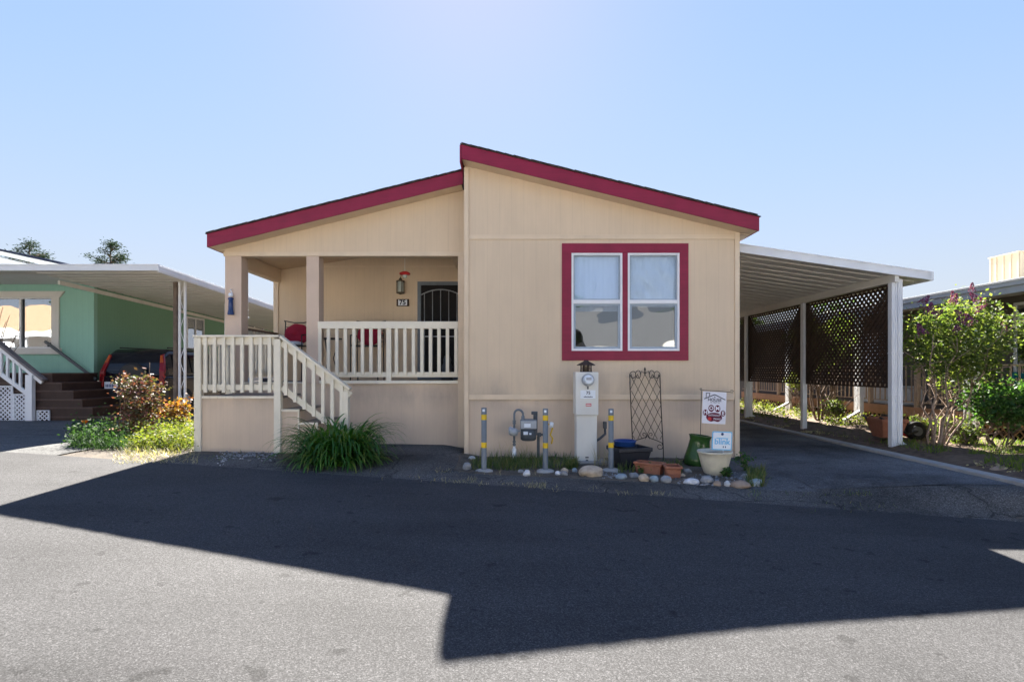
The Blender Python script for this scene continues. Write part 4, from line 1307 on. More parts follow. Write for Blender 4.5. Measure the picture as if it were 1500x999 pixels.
for side in (0, 1):
    for i in range(nu + 1):
        for j in range(nv + 1):
            u, v = i / nu, j / nv
            x, z = fl(u, v); vs.append((x, flag_y(u, v) + side * .002, z))
for side in (0, 1):
    o = side * (nu + 1) * (nv + 1)
    for i in range(nu):
        for j in range(nv):
            q = o + i * (nv + 1) + j; fs.append((q, q + 1, q + nv + 2, q + nv + 1))
w = MB(); w.add(vs, fs, True); w.build('flag_cloth', M['flag'], GF, recalc=False)
def fpt(u, v, d=.003):
    x, z = fl(u, v); return (x, flag_y(u, v) - d, z)
FW = PX(1064, yg) - PX(1029.5, yg); FH = PZ(573, yg) - PZ(619.5, yg)
def fpoly(mb, pts, d): mb.add([fpt(u, v, d) for u, v in pts], [tuple(range(len(pts)))])
def ell(cu, cv, ru, rv, n=18, tilt=0):
    out = []
    for k in range(n):
        t = 2 * math.pi * k / n; a, b2 = ru * math.cos(t), rv * math.sin(t)
        out.append((cu + (a * math.cos(tilt) - b2 * math.sin(tilt)), cv + (a * math.sin(tilt) + b2 * math.cos(tilt)) ))
    return out
w = MB()
for (cu, cv, ru, rv, tl) in ((.13, .66, .105, .095, -.2), (.37, .52, .118, .11, 0), (.63, .52, .118, .11, 0), (.87, .66, .105, .095, .2)): fpoly(w, ell(cu, cv, ru, rv, 18, tl), .004)
fpoly(w, [(.5 + .33 * math.cos(t) * (1 - .12 * math.sin(t)), .82 + (.14 if math.sin(t) > 0 else .17) * math.sin(t) - (0 if math.sin(t) < 0 else .05 * math.exp(-(math.cos(t) / .35) ** 2))) for t in np.linspace(0, 6.283, 40)[:-1]], .004)
w.build('paw_print', M['maroon'], GF, recalc=False)
w = MB()
def fline(a, b2, t=.012):
    (u0, v0), (u1, v1) = a, b2
    L_ = math.hypot(u1 - u0, (v1 - v0) * 1.4); nx, nv_ = -(v1 - v0) * 1.4 / L_ * t, (u1 - u0) / L_ * t / 1.4
    fpoly(w, [(u0 + nx, v0 + nv_), (u1 + nx, v1 + nv_), (u1 - nx, v1 - nv_), (u0 - nx, v0 - nv_)], .004)
fline((.06, .235), (.50, .085), .018); fline((.50, .085), (.95, .235), .018); fline((.14, .19), (.14, .06), .014); fline((.12, .05), (.30, .05), .014); fline((.29, .06), (.27, .14), .014)
w.build('roof_print', M['ink'], GF, recalc=False)
def ftext(txt, u, v, size, m_, bold=.0):
    q = MB(); text_mb(q, txt, size, (0, 0, 0), depth=0, bold=bold)
    q.v = [fpt(u + x / FW, v - z / FH, .006) for x, y, z in q.v]
    return q.build('flag_lettering', M[m_], GF, recalc=False)
ftext('A', .5, .165, .035, 'ink', .001); ftext('HOUSE', .5, .255, .066, 'ink', .001); ftext('IS NOT A', .52, .335, .034, 'ink')
for ch, u, v in (('H', .13, .66), ('O', .37, .52), ('M', .63, .52), ('E', .87, .66)): ftext(ch, u, v, .082, 'flag', .003)
ftext('WITHOUT', .5, .74, .04, 'flag', .0006); ftext('PAWS', .62, .85, .042, 'flag', .0006)
w = MB(); fpoly(w, ell(.31, .85, .075, .055), .0065); w.build('flag_heart', M['redink'], GF, recalc=False)

# ------------------------------------------------------------------ rocks
def rock(px, py, wpx, hpx, c, label):
    b = ground_hit(px, py + hpx * .35)
    s = F / b.y
    rx, rz_ = wpx / s / 2, hpx / s / 2 * 1.15
    ry = rx * random.uniform(.7, .95)
    bm = bmesh.new(); bmesh.ops.create_icosphere(bm, subdivisions=3, radius=1)
    sd = random.uniform(0, 99)
    for v in bm.verts:
        n1 = noise.noise(v.co * 1.1 + Vector((sd, 0, 0))) * .28 + noise.noise(v.co * 3.1 + Vector((0, sd, 0))) * .08
        k = 1 + n1
        v.co = Vector((v.co.x * rx * k, v.co.y * ry * k, v.co.z * rz_ * k))
    me = bpy.data.meshes.new('rock'); bm.to_mesh(me); bm.free()
    me.polygons.foreach_set('use_smooth', [True] * len(me.polygons))
    m = M.get('rock%s' % (c,)) or paint('rock%s' % (c,), c, .85, .28, 14, .35, dirt=.4, dirtc=tuple(x * .5 for x in c))
    M['rock%s' % (c,)] = m
    o = link('rock', me, m); o.location = (b.x, b.y + ry * .5, b.z + rz_ * .55)
    tag(o, label, 'rock', 'rocks edging the bed')


GRY, WHT, TAN, BRN, BLU = (.26, .265, .27), (.56, .57, .58), (.46, .37, .27), (.30, .225, .165), (.27, .33, .37)
for a in (
    (684, 684, 13, 12, GRY, 'grey rounded rock beside the bollard nearest the porch'),
    (691, 671, 11, 5, WHT, 'small pale flat stone at the foot of the house corner trim'),
    (763, 691, 9, 6, GRY, 'small dull grey stone beside a white egg shaped one'),
    (772, 694, 11, 10, WHT, 'white egg shaped stone just before the second bollard'),
    (818, 694, 10, 7, WHT, 'small white stone just past the second bollard'),
    (827, 690, 11, 9, TAN, 'small tan rounded stone close to the white cabinet pad'),
    (842, 690, 8, 8, BLU, 'small bluish stone beside the largest tan boulder'),
    (867, 693, 36, 17, TAN, 'largest tan boulder in front of the meter cabinet'),
    (826, 694, 12, 8, GRY, 'grey pebble in the weeds just before the tan boulder'),
    (911, 699, 17, 9, BLU, 'flat bluish rock before the black tub'),
    (929, 697, 14, 9, GRY, 'flat grey rock between a bluish and a yellowish one'),
    (944, 701, 16, 12, TAN, 'yellowish tan rock before the long terracotta planter'),
    (959, 702, 13, 9, BLU, 'bluish grey rock below the long terracotta planter'),
    (976, 703, 16, 11, GRY, 'grey rounded rock between the two terracotta planters'),
    (1014, 706, 22, 9, WHT, 'white smooth oval stone right of the square terracotta planter'),
    (1036, 704, 18, 13, GRY, 'dark speckled grey rock before the green urn'),
    (1051, 709, 13, 8, BRN, 'small brown rock below the cream bowl'),
    (1066, 709, 9, 9, WHT, 'small white stone below the cream bowl'),
    (1087, 711, 29, 11, BRN, 'long flat brown rock at the driveway end of the bed'),
    (1109, 708, 19, 12, BLU, 'bluish green rock at the driveway corner of the bed'),
    (1092, 697, 10, 6, GRY, 'little grey rock behind the long brown one'),
    (1008, 690, 11, 7, GRY, 'little grey rock between the square planter and the green urn'),
    (1000, 697, 9, 6, TAN, 'little tan rock touching the square terracotta planter'),
): rock(*a)

# loose gravel in the bed and by the landing: nobody could count it
def gravel(name, spots, m, n, smin, smax):
    mb = MB()
    for _ in range(n):
        (px0, px1, py0, py1) = random.choice(spots)
        b = ground_hit(random.uniform(px0, px1), random.uniform(py0, py1))
        r = random.uniform(smin, smax) * random.uniform(.6, 1)
        pts = []
        for sx, sy, sz in ((1, 0, 0), (-1, 0, 0), (0, 1, 0), (0, -1, 0), (0, 0, 1), (0, 0, -1)):
            pts.append((b.x + sx * r * random.uniform(.6, 1.3), b.y + sy * r * random.uniform(.6, 1.2), b.z + .004 + r * .3 + sz * r * random.uniform(.45, .8)))
        mb.add(pts, [(0, 2, 4), (2, 1, 4), (1, 3, 4), (3, 0, 4), (2, 0, 5), (1, 2, 5), (3, 1, 5), (0, 3, 5)])
    o = mb.build(name, m); struct(o, 'stuff')
    return tag(o, name.replace('_', ' ') + ' scattered on the soil', 'gravel')


mg = paint('pale_chips', (.42, .42, .42), .9, .3, 30, .2)
gravel('pale_gravel', [(320, 410, 662, 676), (330, 400, 664, 670), (880, 905, 690, 702), (985, 1110, 692, 712), (1000, 1100, 698, 712)], M['rock%s' % (GRY,)], 420, .010, .03)
gravel('white_gravel', [(320, 405, 663, 674), (990, 1115, 695, 713), (318, 330, 668, 684)], mg, 50, .008, .02)

# ------------------------------------------------------------------ plants in the bed
b = ground_hit(482, 684); b.y += .35
LY = thing('daylily_clump', 'large arching clump of dark green strap leaves before the porch steps', 'plant', b)
roots, az = [], []
for i in range(480):
    t = random.uniform(0, 2 * math.pi); r = .50 * math.sqrt(random.random())
    roots.append((b.x + .75 * r * math.cos(t), b.y + .6 * r * math.sin(t), b.z)); az.append(t + random.gauss(0, .7))
blade_obj('foliage', roots, [random.uniform(.62, 1.05) for _ in roots], .034, LEAF['lily'], LY, az=az, lean=(56, 88), arch=(1.0, 1.7), seg=9)
roots, az = [], []
for i in range(420):
    t = random.uniform(0, 2 * math.pi); r = random.uniform(.25, .5)
    roots.append((b.x + .8 * r * math.cos(t), b.y + .7 * r * math.sin(t), b.z)); az.append(t + random.gauss(0, .45))
blade_obj('outer_foliage', roots, [random.uniform(.42, .74) for _ in roots], .032, LEAF['lily'], LY, az=az, lean=(25, 62), arch=(.9, 1.6), seg=9)
vs = []


def weeds(name, label, spots, n, h, width, m, kind='stuff', lean=(45, 88), arch=(.1, .7), gate=-9):
    roots, lens = [], []
    for _ in range(n):
        (px0, px1, py0, py1) = random.choice(spots)
        b = ground_hit(random.uniform(px0, px1), random.uniform(py0, py1)); b.z -= .01
        if noise.noise(Vector((b.x * 3.2, b.y * 3.2, 1))) < gate: continue
        roots.append(b); lens.append(h * random.uniform(.35, 1.15))
    o = blade_obj(name, roots, lens, width, m, lean=lean, arch=arch, seg=3)
    struct(o, kind); return tag(o, label, 'weeds')


weeds('green_weeds', 'green weeds growing along the foot of the tan wall', [(700, 835, 672, 690), (740, 830, 674, 688), (690, 760, 676, 690), (830, 845, 680, 688), (905, 1000, 682, 694), (1095, 1120, 690, 714)], 2600, .17, .012, LEAF['weed'])
weeds('dry_grass', 'dry straw coloured grass in the seam between bed and road', [(655, 735, 690, 698), (650, 700, 702, 709), (700, 800, 707, 713), (775, 800, 708, 716), (790, 905, 713, 721), (640, 660, 684, 698), (905, 1000, 722, 727), (745, 830, 690, 698), (560, 700, 699, 708)], 1500, .065, .005, LEAF['dry'], lean=(12, 75), gate=.0)
weeds('seam_grass', 'sparse grass along the driveway seam and road edge', [(1095, 1115, 714, 734), (1100, 1270, 722, 728), (1180, 1330, 738, 752), (1240, 1275, 722, 727), (410, 560, 688, 698), (300, 340, 668, 676), (330, 420, 662, 672)], 420, .07, .006, LEAF['weed'], lean=(20, 80))
weeds('wall_weeds', 'tall thin dry weeds standing before the tan wall', [(690, 780, 668, 678), (870, 900, 676, 686)], 160, .34, .005, LEAF['dry'], lean=(65, 88))
# small leafy seedlings by the bowl and corner
for (px, py, h, lb) in ((1098, 692, .34, 'low bushy dark green plant at the driveway corner of the house'), (1068, 700, .14, 'tiny green seedling before the cream bowl'), (945, 694, .16, 'small green weed sprouting behind the terracotta planters')):
    b = ground_hit(px, py); b.y += .1
    r = h * .55
    pts = clumps((b.x, b.y, b.z + h * .5), (r, r, h * .5), 14, 16, r * .25, .3)
    Pn = thing('leafy_weed', lb, 'plant', b)
    foliage('foliage', pts, .05, LEAF['darkshrub'], Pn)
    w = MB()
    for k in range(5): branchy(w, b, b + Vector((random.uniform(-r, r) * .7, random.uniform(-r, r) * .7, h * .8)), .006, .002, .02, 4)
    w.build('stem', M['wood'], Pn)

# ------------------------------------------------------------------ green neighbour house
GY, GX = 13.7, -10.42
GW = -19.5
gz_ = lambda x, y: gz(x, y)
K = thing('green_mobile_home', 'green mobile home with white trimmed window beside the tan house', 'house', (GX, GY, .4))
ztop = 3.80; SZ = PZ(558, GY)
wx0, wx1, wz0, wz1 = -13.9, PX(77, GY), PZ(510, GY), PZ(436, GY)
w = MB()
w.box(wx1, GX, GY, GY + .12, SZ, ztop); w.box(GW, wx0, GY, GY + .12, SZ, ztop); w.box(wx0, wx1, GY, GY + .12, SZ, wz0); w.box(wx0, wx1, GY, GY + .12, wz1, ztop)
w.build('front_wall', M['green'], K)
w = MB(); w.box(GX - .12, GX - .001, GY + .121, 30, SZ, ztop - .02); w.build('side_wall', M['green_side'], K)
w = MB(); w.box(GX - .04, GX + .016, GY - .02, GY + .04, SZ - .01, ztop); w.build('corner_trim', M['green'], K, .003)
w = MB(); z = .2
while z < SZ - .02:
    z2 = min(SZ - .004, z + .2); w.box(GW, GX - .015, GY + .03, GY + .1, z, z2 - .008); w.box(GX - .1, GX - .018, GY + .101, 30, z, z2 - .008); z = z2
w.box(GW + .1, GX - .03, GY + .04, GY + .09, .15, SZ - .006); w.box(GX - .09, GX - .025, GY + .12, 30, .15, SZ - .006)
w.build('skirting', M['whiteskirt'], K)
# skirting vent
vx, vz = PX(113, GY), PZ(573.5, GY)
mb = lattice_mb(vx - .12, vx + .12, vz - .07, vz + .07, .07, .025, .008, lambda u, v, nn: (u, GY + .008 + nn, v), .015)
mb.build('skirting_vent', M['greylt'], K)
# window with mitred head trim
w = MB(); tx = PX(88, GY)
zt = PZ(427, GY)
w.prism([(wx0 - .3, zt), (tx + .14, zt), (tx + .02, wz1), (wx0 - .2, wz1)], GY - .05, GY - .001)
w.box(wx1, tx, GY - .045, GY - .001, wz0, wz1 - .001); w.box(wx0 - .2, wx0, GY - .045, GY - .001, wz0, wz1 - .001)
w.box(wx0 - .25, tx + .05, GY - .06, GY - .001, PZ(519, GY), wz0 - .001)
wf = w.build('window_trim', M['offwhite'], K, .004)
w = MB(); xm2 = PX(30, GY); w.box(xm2 - .025, xm2 + .025, GY - .01, GY + .03, wz0, wz1); w.box(wx0, wx1, GY, GY + .04, wz0, wz0 + .03); w.box(wx0, wx1, GY, GY + .04, wz1 - .03, wz1)
w.build('window_frame', M['alu'], wf)
w = MB(); w.box(wx0, wx1, GY + .045, GY + .05, wz0, wz1); w.build('window_pane', M['farglass'], wf)
w = MB(); w.box(wx0, wx1, GY + .6, GY + .62, wz0 - .3, wz1 + .3); w.build('room_backing', M['dark'], wf)
# side windows along the drive
for (pa, pb, ta, tb) in ((272, 298, 462, 511), (357, 386, 462, 480)):
    Ya, Yb = GX * F / (pa - CX), GX * F / (pb - CX)
    if pa > 300: za, zb = PZ(461, Ya), PZ(490, Ya)
    else: za, zb = PZ(463, Ya), PZ(512, Ya)
    w = MB(); f = .06
    w.box(GX - .001, GX + .04, Ya, Yb, za - f, za); w.box(GX - .001, GX + .04, Ya, Yb, zb, zb + f); w.box(GX - .001, GX + .04, Ya, Ya + f, zb + f, za - f); w.box(GX - .001, GX + .04, Yb - f, Yb, zb + f, za - f); w.box(GX - .001, GX + .038, (Ya + Yb) / 2 - .03, (Ya + Yb) / 2 + .03, zb + f, za - f)
    wf = w.build('side_window', M['alu'], K, .003)
    w = MB(); w.box(GX + .002, GX + .006, Ya + f, Yb - f, zb + f, za - f); w.build('window_backing', M['dark'], wf)
    w = MB(); w.box(GX + .012, GX + .016, Ya + f, Yb - f, zb + f, za - f); w.build('window_pane', M['farglass'], wf)
# roof and eave
AX, AY = PX(232, 11.7), 11.7
ftop = lambda y: PZ(387, AY) - .0355 * (y - AY)
w = MB(); w.box(GW, AX, AY, AY + .04, PZ(396.5, AY), PZ(387, AY) + .0); w.box(GW, AX, AY - .012, AY - .001, PZ(388.5, AY), PZ(387, AY)); w.build('front_fascia', M['alu'], K, .003)
w = MB(); vs = []
for y in (AY + .041, 30):
    zt_ = ftop(y); vs += [(GW, y, zt_ - .02), (AX - .05, y, zt_ - .02), (AX - .05, y, zt_ - .05), (GW, y, zt_ - .05)]
w.add(vs, [(0, 1, 2, 3), (7, 6, 5, 4), (0, 4, 5, 1), (1, 5, 6, 2), (2, 6, 7, 3), (3, 7, 4, 0)]); w.build('roof', M['alu'], K)
w = MB(); pr_ = []; y = AY + .05
while y < 29: pr_ += [(y, -.12), (y + .21, -.12), (y + .22, -.09), (y + .29, -.09), (y + .3, -.12)]; y += .3
vs, fs = [], []
for yy, dz in pr_: vs += [(GX, yy, ftop(yy) + dz), (AX - .05, yy, ftop(yy) + dz)]
for i in range(len(pr_) - 1): fs.append((2 * i, 2 * i + 1, 2 * i + 3, 2 * i + 2))
w.add(vs, fs); w.build('carport_pan', M['pan'], K)
w = MB()
for (d0, d1, o0, o1) in ((0, .165, -.05, -.0), (.03, .06, 0, .012), (.10, .13, 0, .012)):
    vs = []
    for y in (AY + .0405, 30): vs += [(AX + o0, y, ftop(y) - d0), (AX + o1, y, ftop(y) - d0), (AX + o1, y, ftop(y) - d1), (AX + o0, y, ftop(y) - d1)]
    w.add(vs, [(0, 1, 2, 3), (7, 6, 5, 4), (0, 4, 5, 1), (1, 5, 6, 2), (2, 6, 7, 3), (3, 7, 4, 0)])
w.build('side_gutter', M['alu'], K, .002)
w = MB()
vs = []
for y in (AY + .9, 30): vs += [(GX + .001, y, ftop(y) - .17), (GX + .05, y, ftop(y) - .17), (GX + .05, y, ftop(y) - .26), (GX + .001, y, ftop(y) - .26)]
w.add(vs, [(0, 1, 2, 3), (7, 6, 5, 4), (0, 4, 5, 1), (1, 5, 6, 2), (2, 6, 7, 3), (3, 7, 4, 0)]); w.build('ledger', M['pan'], K)
w = MB(); vs = []
for y, z in ((AY + .041, PZ(396.5, AY)), (GY + .01, ztop - .02)): vs += [(GW, y, z), (GX, y, z), (GX, y, z + .015), (GW, y, z + .015)]
w.add(vs, [(0, 1, 2, 3), (7, 6, 5, 4), (0, 4, 5, 1), (1, 5, 6, 2), (2, 6, 7, 3), (3, 7, 4, 0)]); w.build('soffit', M['pan'], K)
# lattice posts under the eave: a brown timber and a pair of white uprights with scrolls
def carport_post(px, y, wood=True):
    x = PX(px, y); z0 = gz(x, y)
    w = MB(); zt = ftop(y) - .13
    if wood: w.box(x - .13, x - .05, y - .04, y + .04, z0 - .02, zt); w.build('timber_post', M['wood'], K, .004)
    w = MB(); w.box(x - .02, x + .025, y - .02, y + .02, z0 - .02, zt); w.box(x + .11, x + .155, y - .02, y + .02, z0 - .02, zt)
    ps = []
    for i in range(60):
        t = i / 59; ps.append((x + .068 + .044 * math.sin(t * 26), y, z0 + .1 + (zt - z0 - .2) * t))
    w.tube(ps, .008, 5); w.build('scroll_post', M['alu'], K)
carport_post(263, 13.0)
carport_post(330, 16.2, False)

# solar panel rack on its roof
SP = thing('solar_panel', 'tilted dark solar panel rack on the roof of the green home', 'solar panel', (-14.6, 16, 4.0))
a, b_ = P(-60, 352, 16), P(90, 384, 16)
w = MB(); w.prism([(a.x, a.z - .06), (b_.x, b_.z - .06), (b_.x, b_.z), (a.x, a.z)], 15.9, 18); w.build('panel', M['solar'], SP)
w = MB(); w.prism([(a.x + .05, a.z - .16), (b_.x - .3, b_.z - .14), (b_.x - .05, b_.z - .062), (a.x + .05, a.z - .062)], 15.96, 17.9); w.build('rail', M['alu'], SP, .01)
w = MB(); w.prism([(a.x + .1, a.z - .34), (b_.x - .9, b_.z - .16), (b_.x - .55, b_.z - .16), (a.x + .1, a.z - .24)], 16.1, 17.9); w.build('lower_rail', M['alu'], SP, .01)
w = MB(); w.prism([(a.x + .1, 3.8), (b_.x - 1.4, 3.8), (b_.x - .9, b_.z - .16), (a.x + .1, a.z - .345)], 16.2, 17.8); w.build('support', M['whiteskirt'], SP)

# entry stairs of the green home
ST = thing('entry_stairs', 'dark brown entry stairs with white railing before the green home', 'steps', (-10.6, 12.2, .38))
sy0, sy1 = 12.2, 13.55
zg = gz(-10.4, 12.2)
zt_l = [PZ(p, sy0) for p in (546.5, 560, 572, 584.5, 596.5, 610)]
xr_l = [PX(p, sy0) for p in (77, 91, 108, 121, 136, 163)]
for i, (z, x) in enumerate(zip(zt_l, xr_l)):
    zlow = zt_l[i + 1] - .002 if i < 5 else zg - .06
    w = MB(); w.box(-13.2, x - .015, sy0 + .01, sy1, zlow, z - .035); st = w.build('step', M['brown'], ST)
    w = MB(); w.box(-13.2, x, sy0 - .01, sy1 - .001, z - .034, z); w.build('tread', M['brownlt'], st, .004)
yl = sy0 - .06
w = MB(); px_ = PX(45, yl); w.box(px_ - .075, px_ + .075, yl - .06, yl + .04, zg - .03, PZ(549, yl)); w.build('newel_post', M['alu'], ST, .005)
pa, pb = P(-40, 471, yl), P(66, 557, yl)
w = MB(); w.bar(pa, pb, .15, .05); hr = w.build('handrail', M['greyrail'], ST, .004)
w = MB(); dz = Vector((0, 0, -.08)); w.bar(pa + dz, pb + dz - Vector((.05, 0, -.04)), .05, .11); pc, pd = P(-40, 517, yl), P(42, 578, yl); w.bar(pc, pd, .04, .09); rl = w.build('stair_railing', M['alu'], ST, .004)
for i in range(8):
    px = -35 + 9.3 * i
    x = PX(px, yl); t = (px + 40) / 106; za = PZ(471 + 86 * t, yl) - .1; zb = PZ(517 + 61 * (px + 40) / 82, yl)
    w = MB(); w.box(x - .022, x + .022, yl - .025, yl + .02, zb - .03, za); w.build('baluster', M['alu'], rl)
mb = lattice_mb(PX(-30, yl), PX(17, yl), zg - .02, PZ(565, yl), .07, .032, .008, lambda u, v, nn: (u, yl + .03 + nn, v), .03); mb.build('lattice_skirt', M['lattice_white'], ST)
mb = lattice_mb(PX(17.2, yl), PX(38, yl), zg - .02, PZ(577, yl), .07, .032, .008, lambda u, v, nn: (u, yl + .03 + nn, v), .03); mb.build('lattice_skirt', M['lattice_white'], ST)
mb = lattice_mb(PX(52, yl), PX(71, yl), zg - .02, PZ(601, yl), .07, .032, .008, lambda u, v, nn: (u, yl + .03 + nn, v), .02); mb.build('lattice_skirt', M['lattice_white'], ST)
w = MB(); pa, pb = P(66, 500, sy1 - .1), P(141, 556, sy1 - .1); w.bar(pa, pb, .05, .06); w.tube([pb + Vector((-.12, 0, 0)), (pb.x - .12, pb.y, zg)], .02, 6); w.build('far_handrail', M['greydk'], ST)

# bare branched shrub at the foot of those stairs
b = ground_hit(-8, 612)
BR = thing('bare_shrub', 'bare leafless shrub arching in front of the white stair railing', 'shrub', b)
w = MB()
for tip in ((9, 470), (22, 520), (4, 450), (28, 505), (14, 462), (-12, 470), (30, 480)):
    t = P(tip[0], tip[1], b.y - random.uniform(.0, .5)); mid = b.lerp(t, .6) + Vector((-.15, 0, .25))
    pts = [b * (1 - s) ** 2 + mid * 2 * s * (1 - s) + t * s * s for s in np.linspace(0, 1, 9)]
    w.tube(pts, [.016 - .0014 * i for i in range(9)], 6)
    for k in range(3):
        q = pts[4 + k]; w.tube([q, q + Vector((random.uniform(-.2, .25), random.uniform(-.1, .1), random.uniform(.05, .25)))], [.006, .002], 5)
w.build('branches', M['bark'], BR)

# ------------------------------------------------------------------ SUV parked under the neighbour's carport
CX_, CY_ = -9.27, 13.35
cg = gz(CX_, CY_ + 1)
V = thing('parked_suv', 'black sport utility vehicle parked with its rear to the road under the awning', 'car', (CX_, CY_, cg))
hw = .86
def loft(sections, close=True):
    """sections: list of closed rings with the same number of points"""
    mb = MB(); n = len(sections[0]); vs = [p for s in sections for p in s]; fs = []
    for i in range(len(sections) - 1):
        for k in range(n): fs.append((i * n + k, i * n + (k + 1) % n, (i + 1) * n + (k + 1) % n, (i + 1) * n + k))
    fs += [tuple(range(n)), tuple(range((len(sections) - 1) * n, len(sections) * n))]
    mb.add(vs, fs, True); return mb
def ringx(y, z0, z1, w0, w1, r=.08):
    """cross section (x, z) at y: bottom half width w0, top half width w1"""
    pts = []
    for (sx, zz, ww, a0) in ((1, z1, w1, 0), (-1, z1, w1, 90), (-1, z0, w0, 180), (1, z0, w0, 270)):
        for i in range(4):
            a = R(a0 + 30 * i); cxr = sx * (ww - r); czr = zz + (-r if zz == z1 else r)
            pts.append((CX_ + cxr + r * math.cos(a), CY_ + y, cg + czr + r * math.sin(a)))
    return pts
w = loft([ringx(.06, .42, .98, hw - .06, hw - .06), ringx(.16, .30, 1.0, hw - .01, hw - .02), ringx(.6, .26, 1.0, hw, hw - .02), ringx(2.6, .26, 1.0, hw, hw - .02), ringx(3.4, .28, .98, hw, hw - .04), ringx(4.3, .3, .82, hw - .04, hw - .12), ringx(4.45, .38, .72, hw - .14, hw - .22)])
w.build('body', M['carpaint'], V)
w = loft([ringx(.10, .95, 1.12, hw - .04, hw - .06), ringx(.24, .95, 1.55, hw - .04, hw - .16, .1), ringx(.42, .95, 1.66, hw - .04, hw - .17, .1), ringx(1.7, .95, 1.68, hw - .04, hw - .16, .1), ringx(2.5, .95, 1.6, hw - .04, hw - .17, .1), ringx(3.25, .95, 1.03, hw - .05, hw - .1, .03)])
w.build('cabin', M['carpaint'], V)
def cp(x, y, z): return (CX_ + x, CY_ + y, cg + z)
w = MB(); w.add([cp(-.60, .095, 1.10), cp(.60, .095, 1.10), cp(.54, .245, 1.53), cp(-.54, .245, 1.53), cp(-.60, .125, 1.10), cp(.60, .125, 1.10), cp(.54, .275, 1.53), cp(-.54, .275, 1.53)], [(0, 1, 2, 3), (7, 6, 5, 4), (0, 4, 5, 1), (1, 5, 6, 2), (2, 6, 7, 3), (3, 7, 4, 0)])
w.build('rear_window', M['carglass'], V)
for s in (-1, 1):
    for (ya, yb2, yc, yd) in ((.42, 1.12, .50, 1.12), (1.2, 1.95, 1.2, 1.9), (2.03, 2.75, 2.0, 2.35)):
        w = MB(); xo, xi = .835, .73; q = []
        for d in (0, -.02): q += [cp(s * (xo + d), ya, 1.06), cp(s * (xo + d), yb2, 1.06), cp(s * (xi + d), yd, 1.53), cp(s * (xi + d), yc, 1.53)]
        w.add(q, [(0, 1, 2, 3), (7, 6, 5, 4), (0, 4, 5, 1), (1, 5, 6, 2), (2, 6, 7, 3), (3, 7, 4, 0)]); w.build('side_window', M['carglass'], V)
    w = MB(); q = []
    for (dy, dx) in ((-.02, 0), (.12, 0)):
        for (x, z, yo) in ((.80, .72, .06), (.69, .72, .05), (.67, 1.12, .09), (.60, 1.5, .23), (.675, 1.54, .24), (.80, 1.1, .09)): q.append(cp(s * x, yo + dy, z))
    n = 6; w.add(q, [tuple(range(6)), tuple(range(11, 5, -1))] + [(i, (i + 1) % 6, 6 + (i + 1) % 6, 6 + i) for i in range(6)])
    tl = w.build('tail_light', M['taillight'], V, .012)
    w = MB(); w.add([cp(s * .65, .125, 1.32), cp(s * .72, .125, 1.32), cp(s * .665, .20, 1.5), cp(s * .615, .20, 1.5), cp(s * .65, .16, 1.32), cp(s * .72, .16, 1.32), cp(s * .665, .23, 1.5), cp(s * .615, .23, 1.5)], [(0, 1, 2, 3), (7, 6, 5, 4), (0, 4, 5, 1), (1, 5, 6, 2), (2, 6, 7, 3), (3, 7, 4, 0)]); w.build('turn_lens', M['amber'], tl)
    w = MB(); w.bar(cp(s * .6, .5, 1.70), cp(s * .6, 2.1, 1.71), .03, .03); w.build('roof_rail', M['carplastic'], V, .008)
    for y in (.85, 3.55):
        w = MB(); c = cp(s * .80, y, .33)
        pr2 = [(.19, -.1), (.29, -.1), (.335, -.07), (.335, .07), (.29, .1), (.19, .1)]
        vs, fs = [], []; sg = 28
        for (r, xx) in pr2:
            for k in range(sg):
                t = 2 * math.pi * k / sg; vs.append((c[0] + xx, c[1] + r * math.cos(t), c[2] + r * math.sin(t)))
        for i in range(5):
            for k in range(sg): fs.append((i * sg + k, i * sg + (k + 1) % sg, (i + 1) * sg + (k + 1) % sg, (i + 1) * sg + k))
        w.add(vs, fs, True); wh = w.build('wheel', M['rubber'], V)
        w = MB(); w.tube([(c[0] - .085, c[1], c[2]), (c[0] + .085, c[1], c[2])], .2, 24)
        for k in range(5):
            t = k * 1.2566; w.bar((c[0] + s * .09, c[1], c[2]), (c[0] + s * .09, c[1] + .18 * math.cos(t), c[2] + .18 * math.sin(t)), .05, .012, (1, 0, 0))
        w.build('rim', M['greylt'], wh)
w = MB(); w.box(CX_ - hw + .01, CX_ + hw - .01, CY_ - .06, CY_ + .2, cg + .36, cg + .66); w.build('bumper', M['carplastic'], V, .05)
w = MB(); w.box(CX_ - .72, CX_ - .55, CY_ - .068, CY_ - .05, cg + .4, cg + .46); w.box(CX_ + .55, CX_ + .72, CY_ - .068, CY_ - .05, cg + .4, cg + .46); w.build('reflector', M['taillight'], V)
w = MB(); w.tube([cp(.08, .06, .98), cp(.08, -.06, .98), cp(.08, -.10, .98)], [.33, .33, .28], 32); w.build('spare_wheel_cover', M['carplastic'], V, .02)
w = MB(); w.box(CX_ - .63, CX_ - .31, CY_ + .005, CY_ + .03, cg + .68, cg + .85); pl = w.build('licence_plate', M['plate'], V, .004)
w = MB()
for i in range(7): w.box(CX_ - .60 + i * .038, CX_ - .578 + i * .038, CY_ + .002, CY_ + .0045, cg + .72, cg + .79)
w.build('plate_print', M['bluedk'], pl)
w = MB(); w.box(CX_ + .47, CX_ + .57, CY_ + .02, CY_ + .05, cg + 1.03, cg + 1.05); w.box(CX_ - .62, CX_ - .42, CY_ + .03, CY_ + .05, cg + .97, cg + .985); w.build('badge', M['chrome'], V)

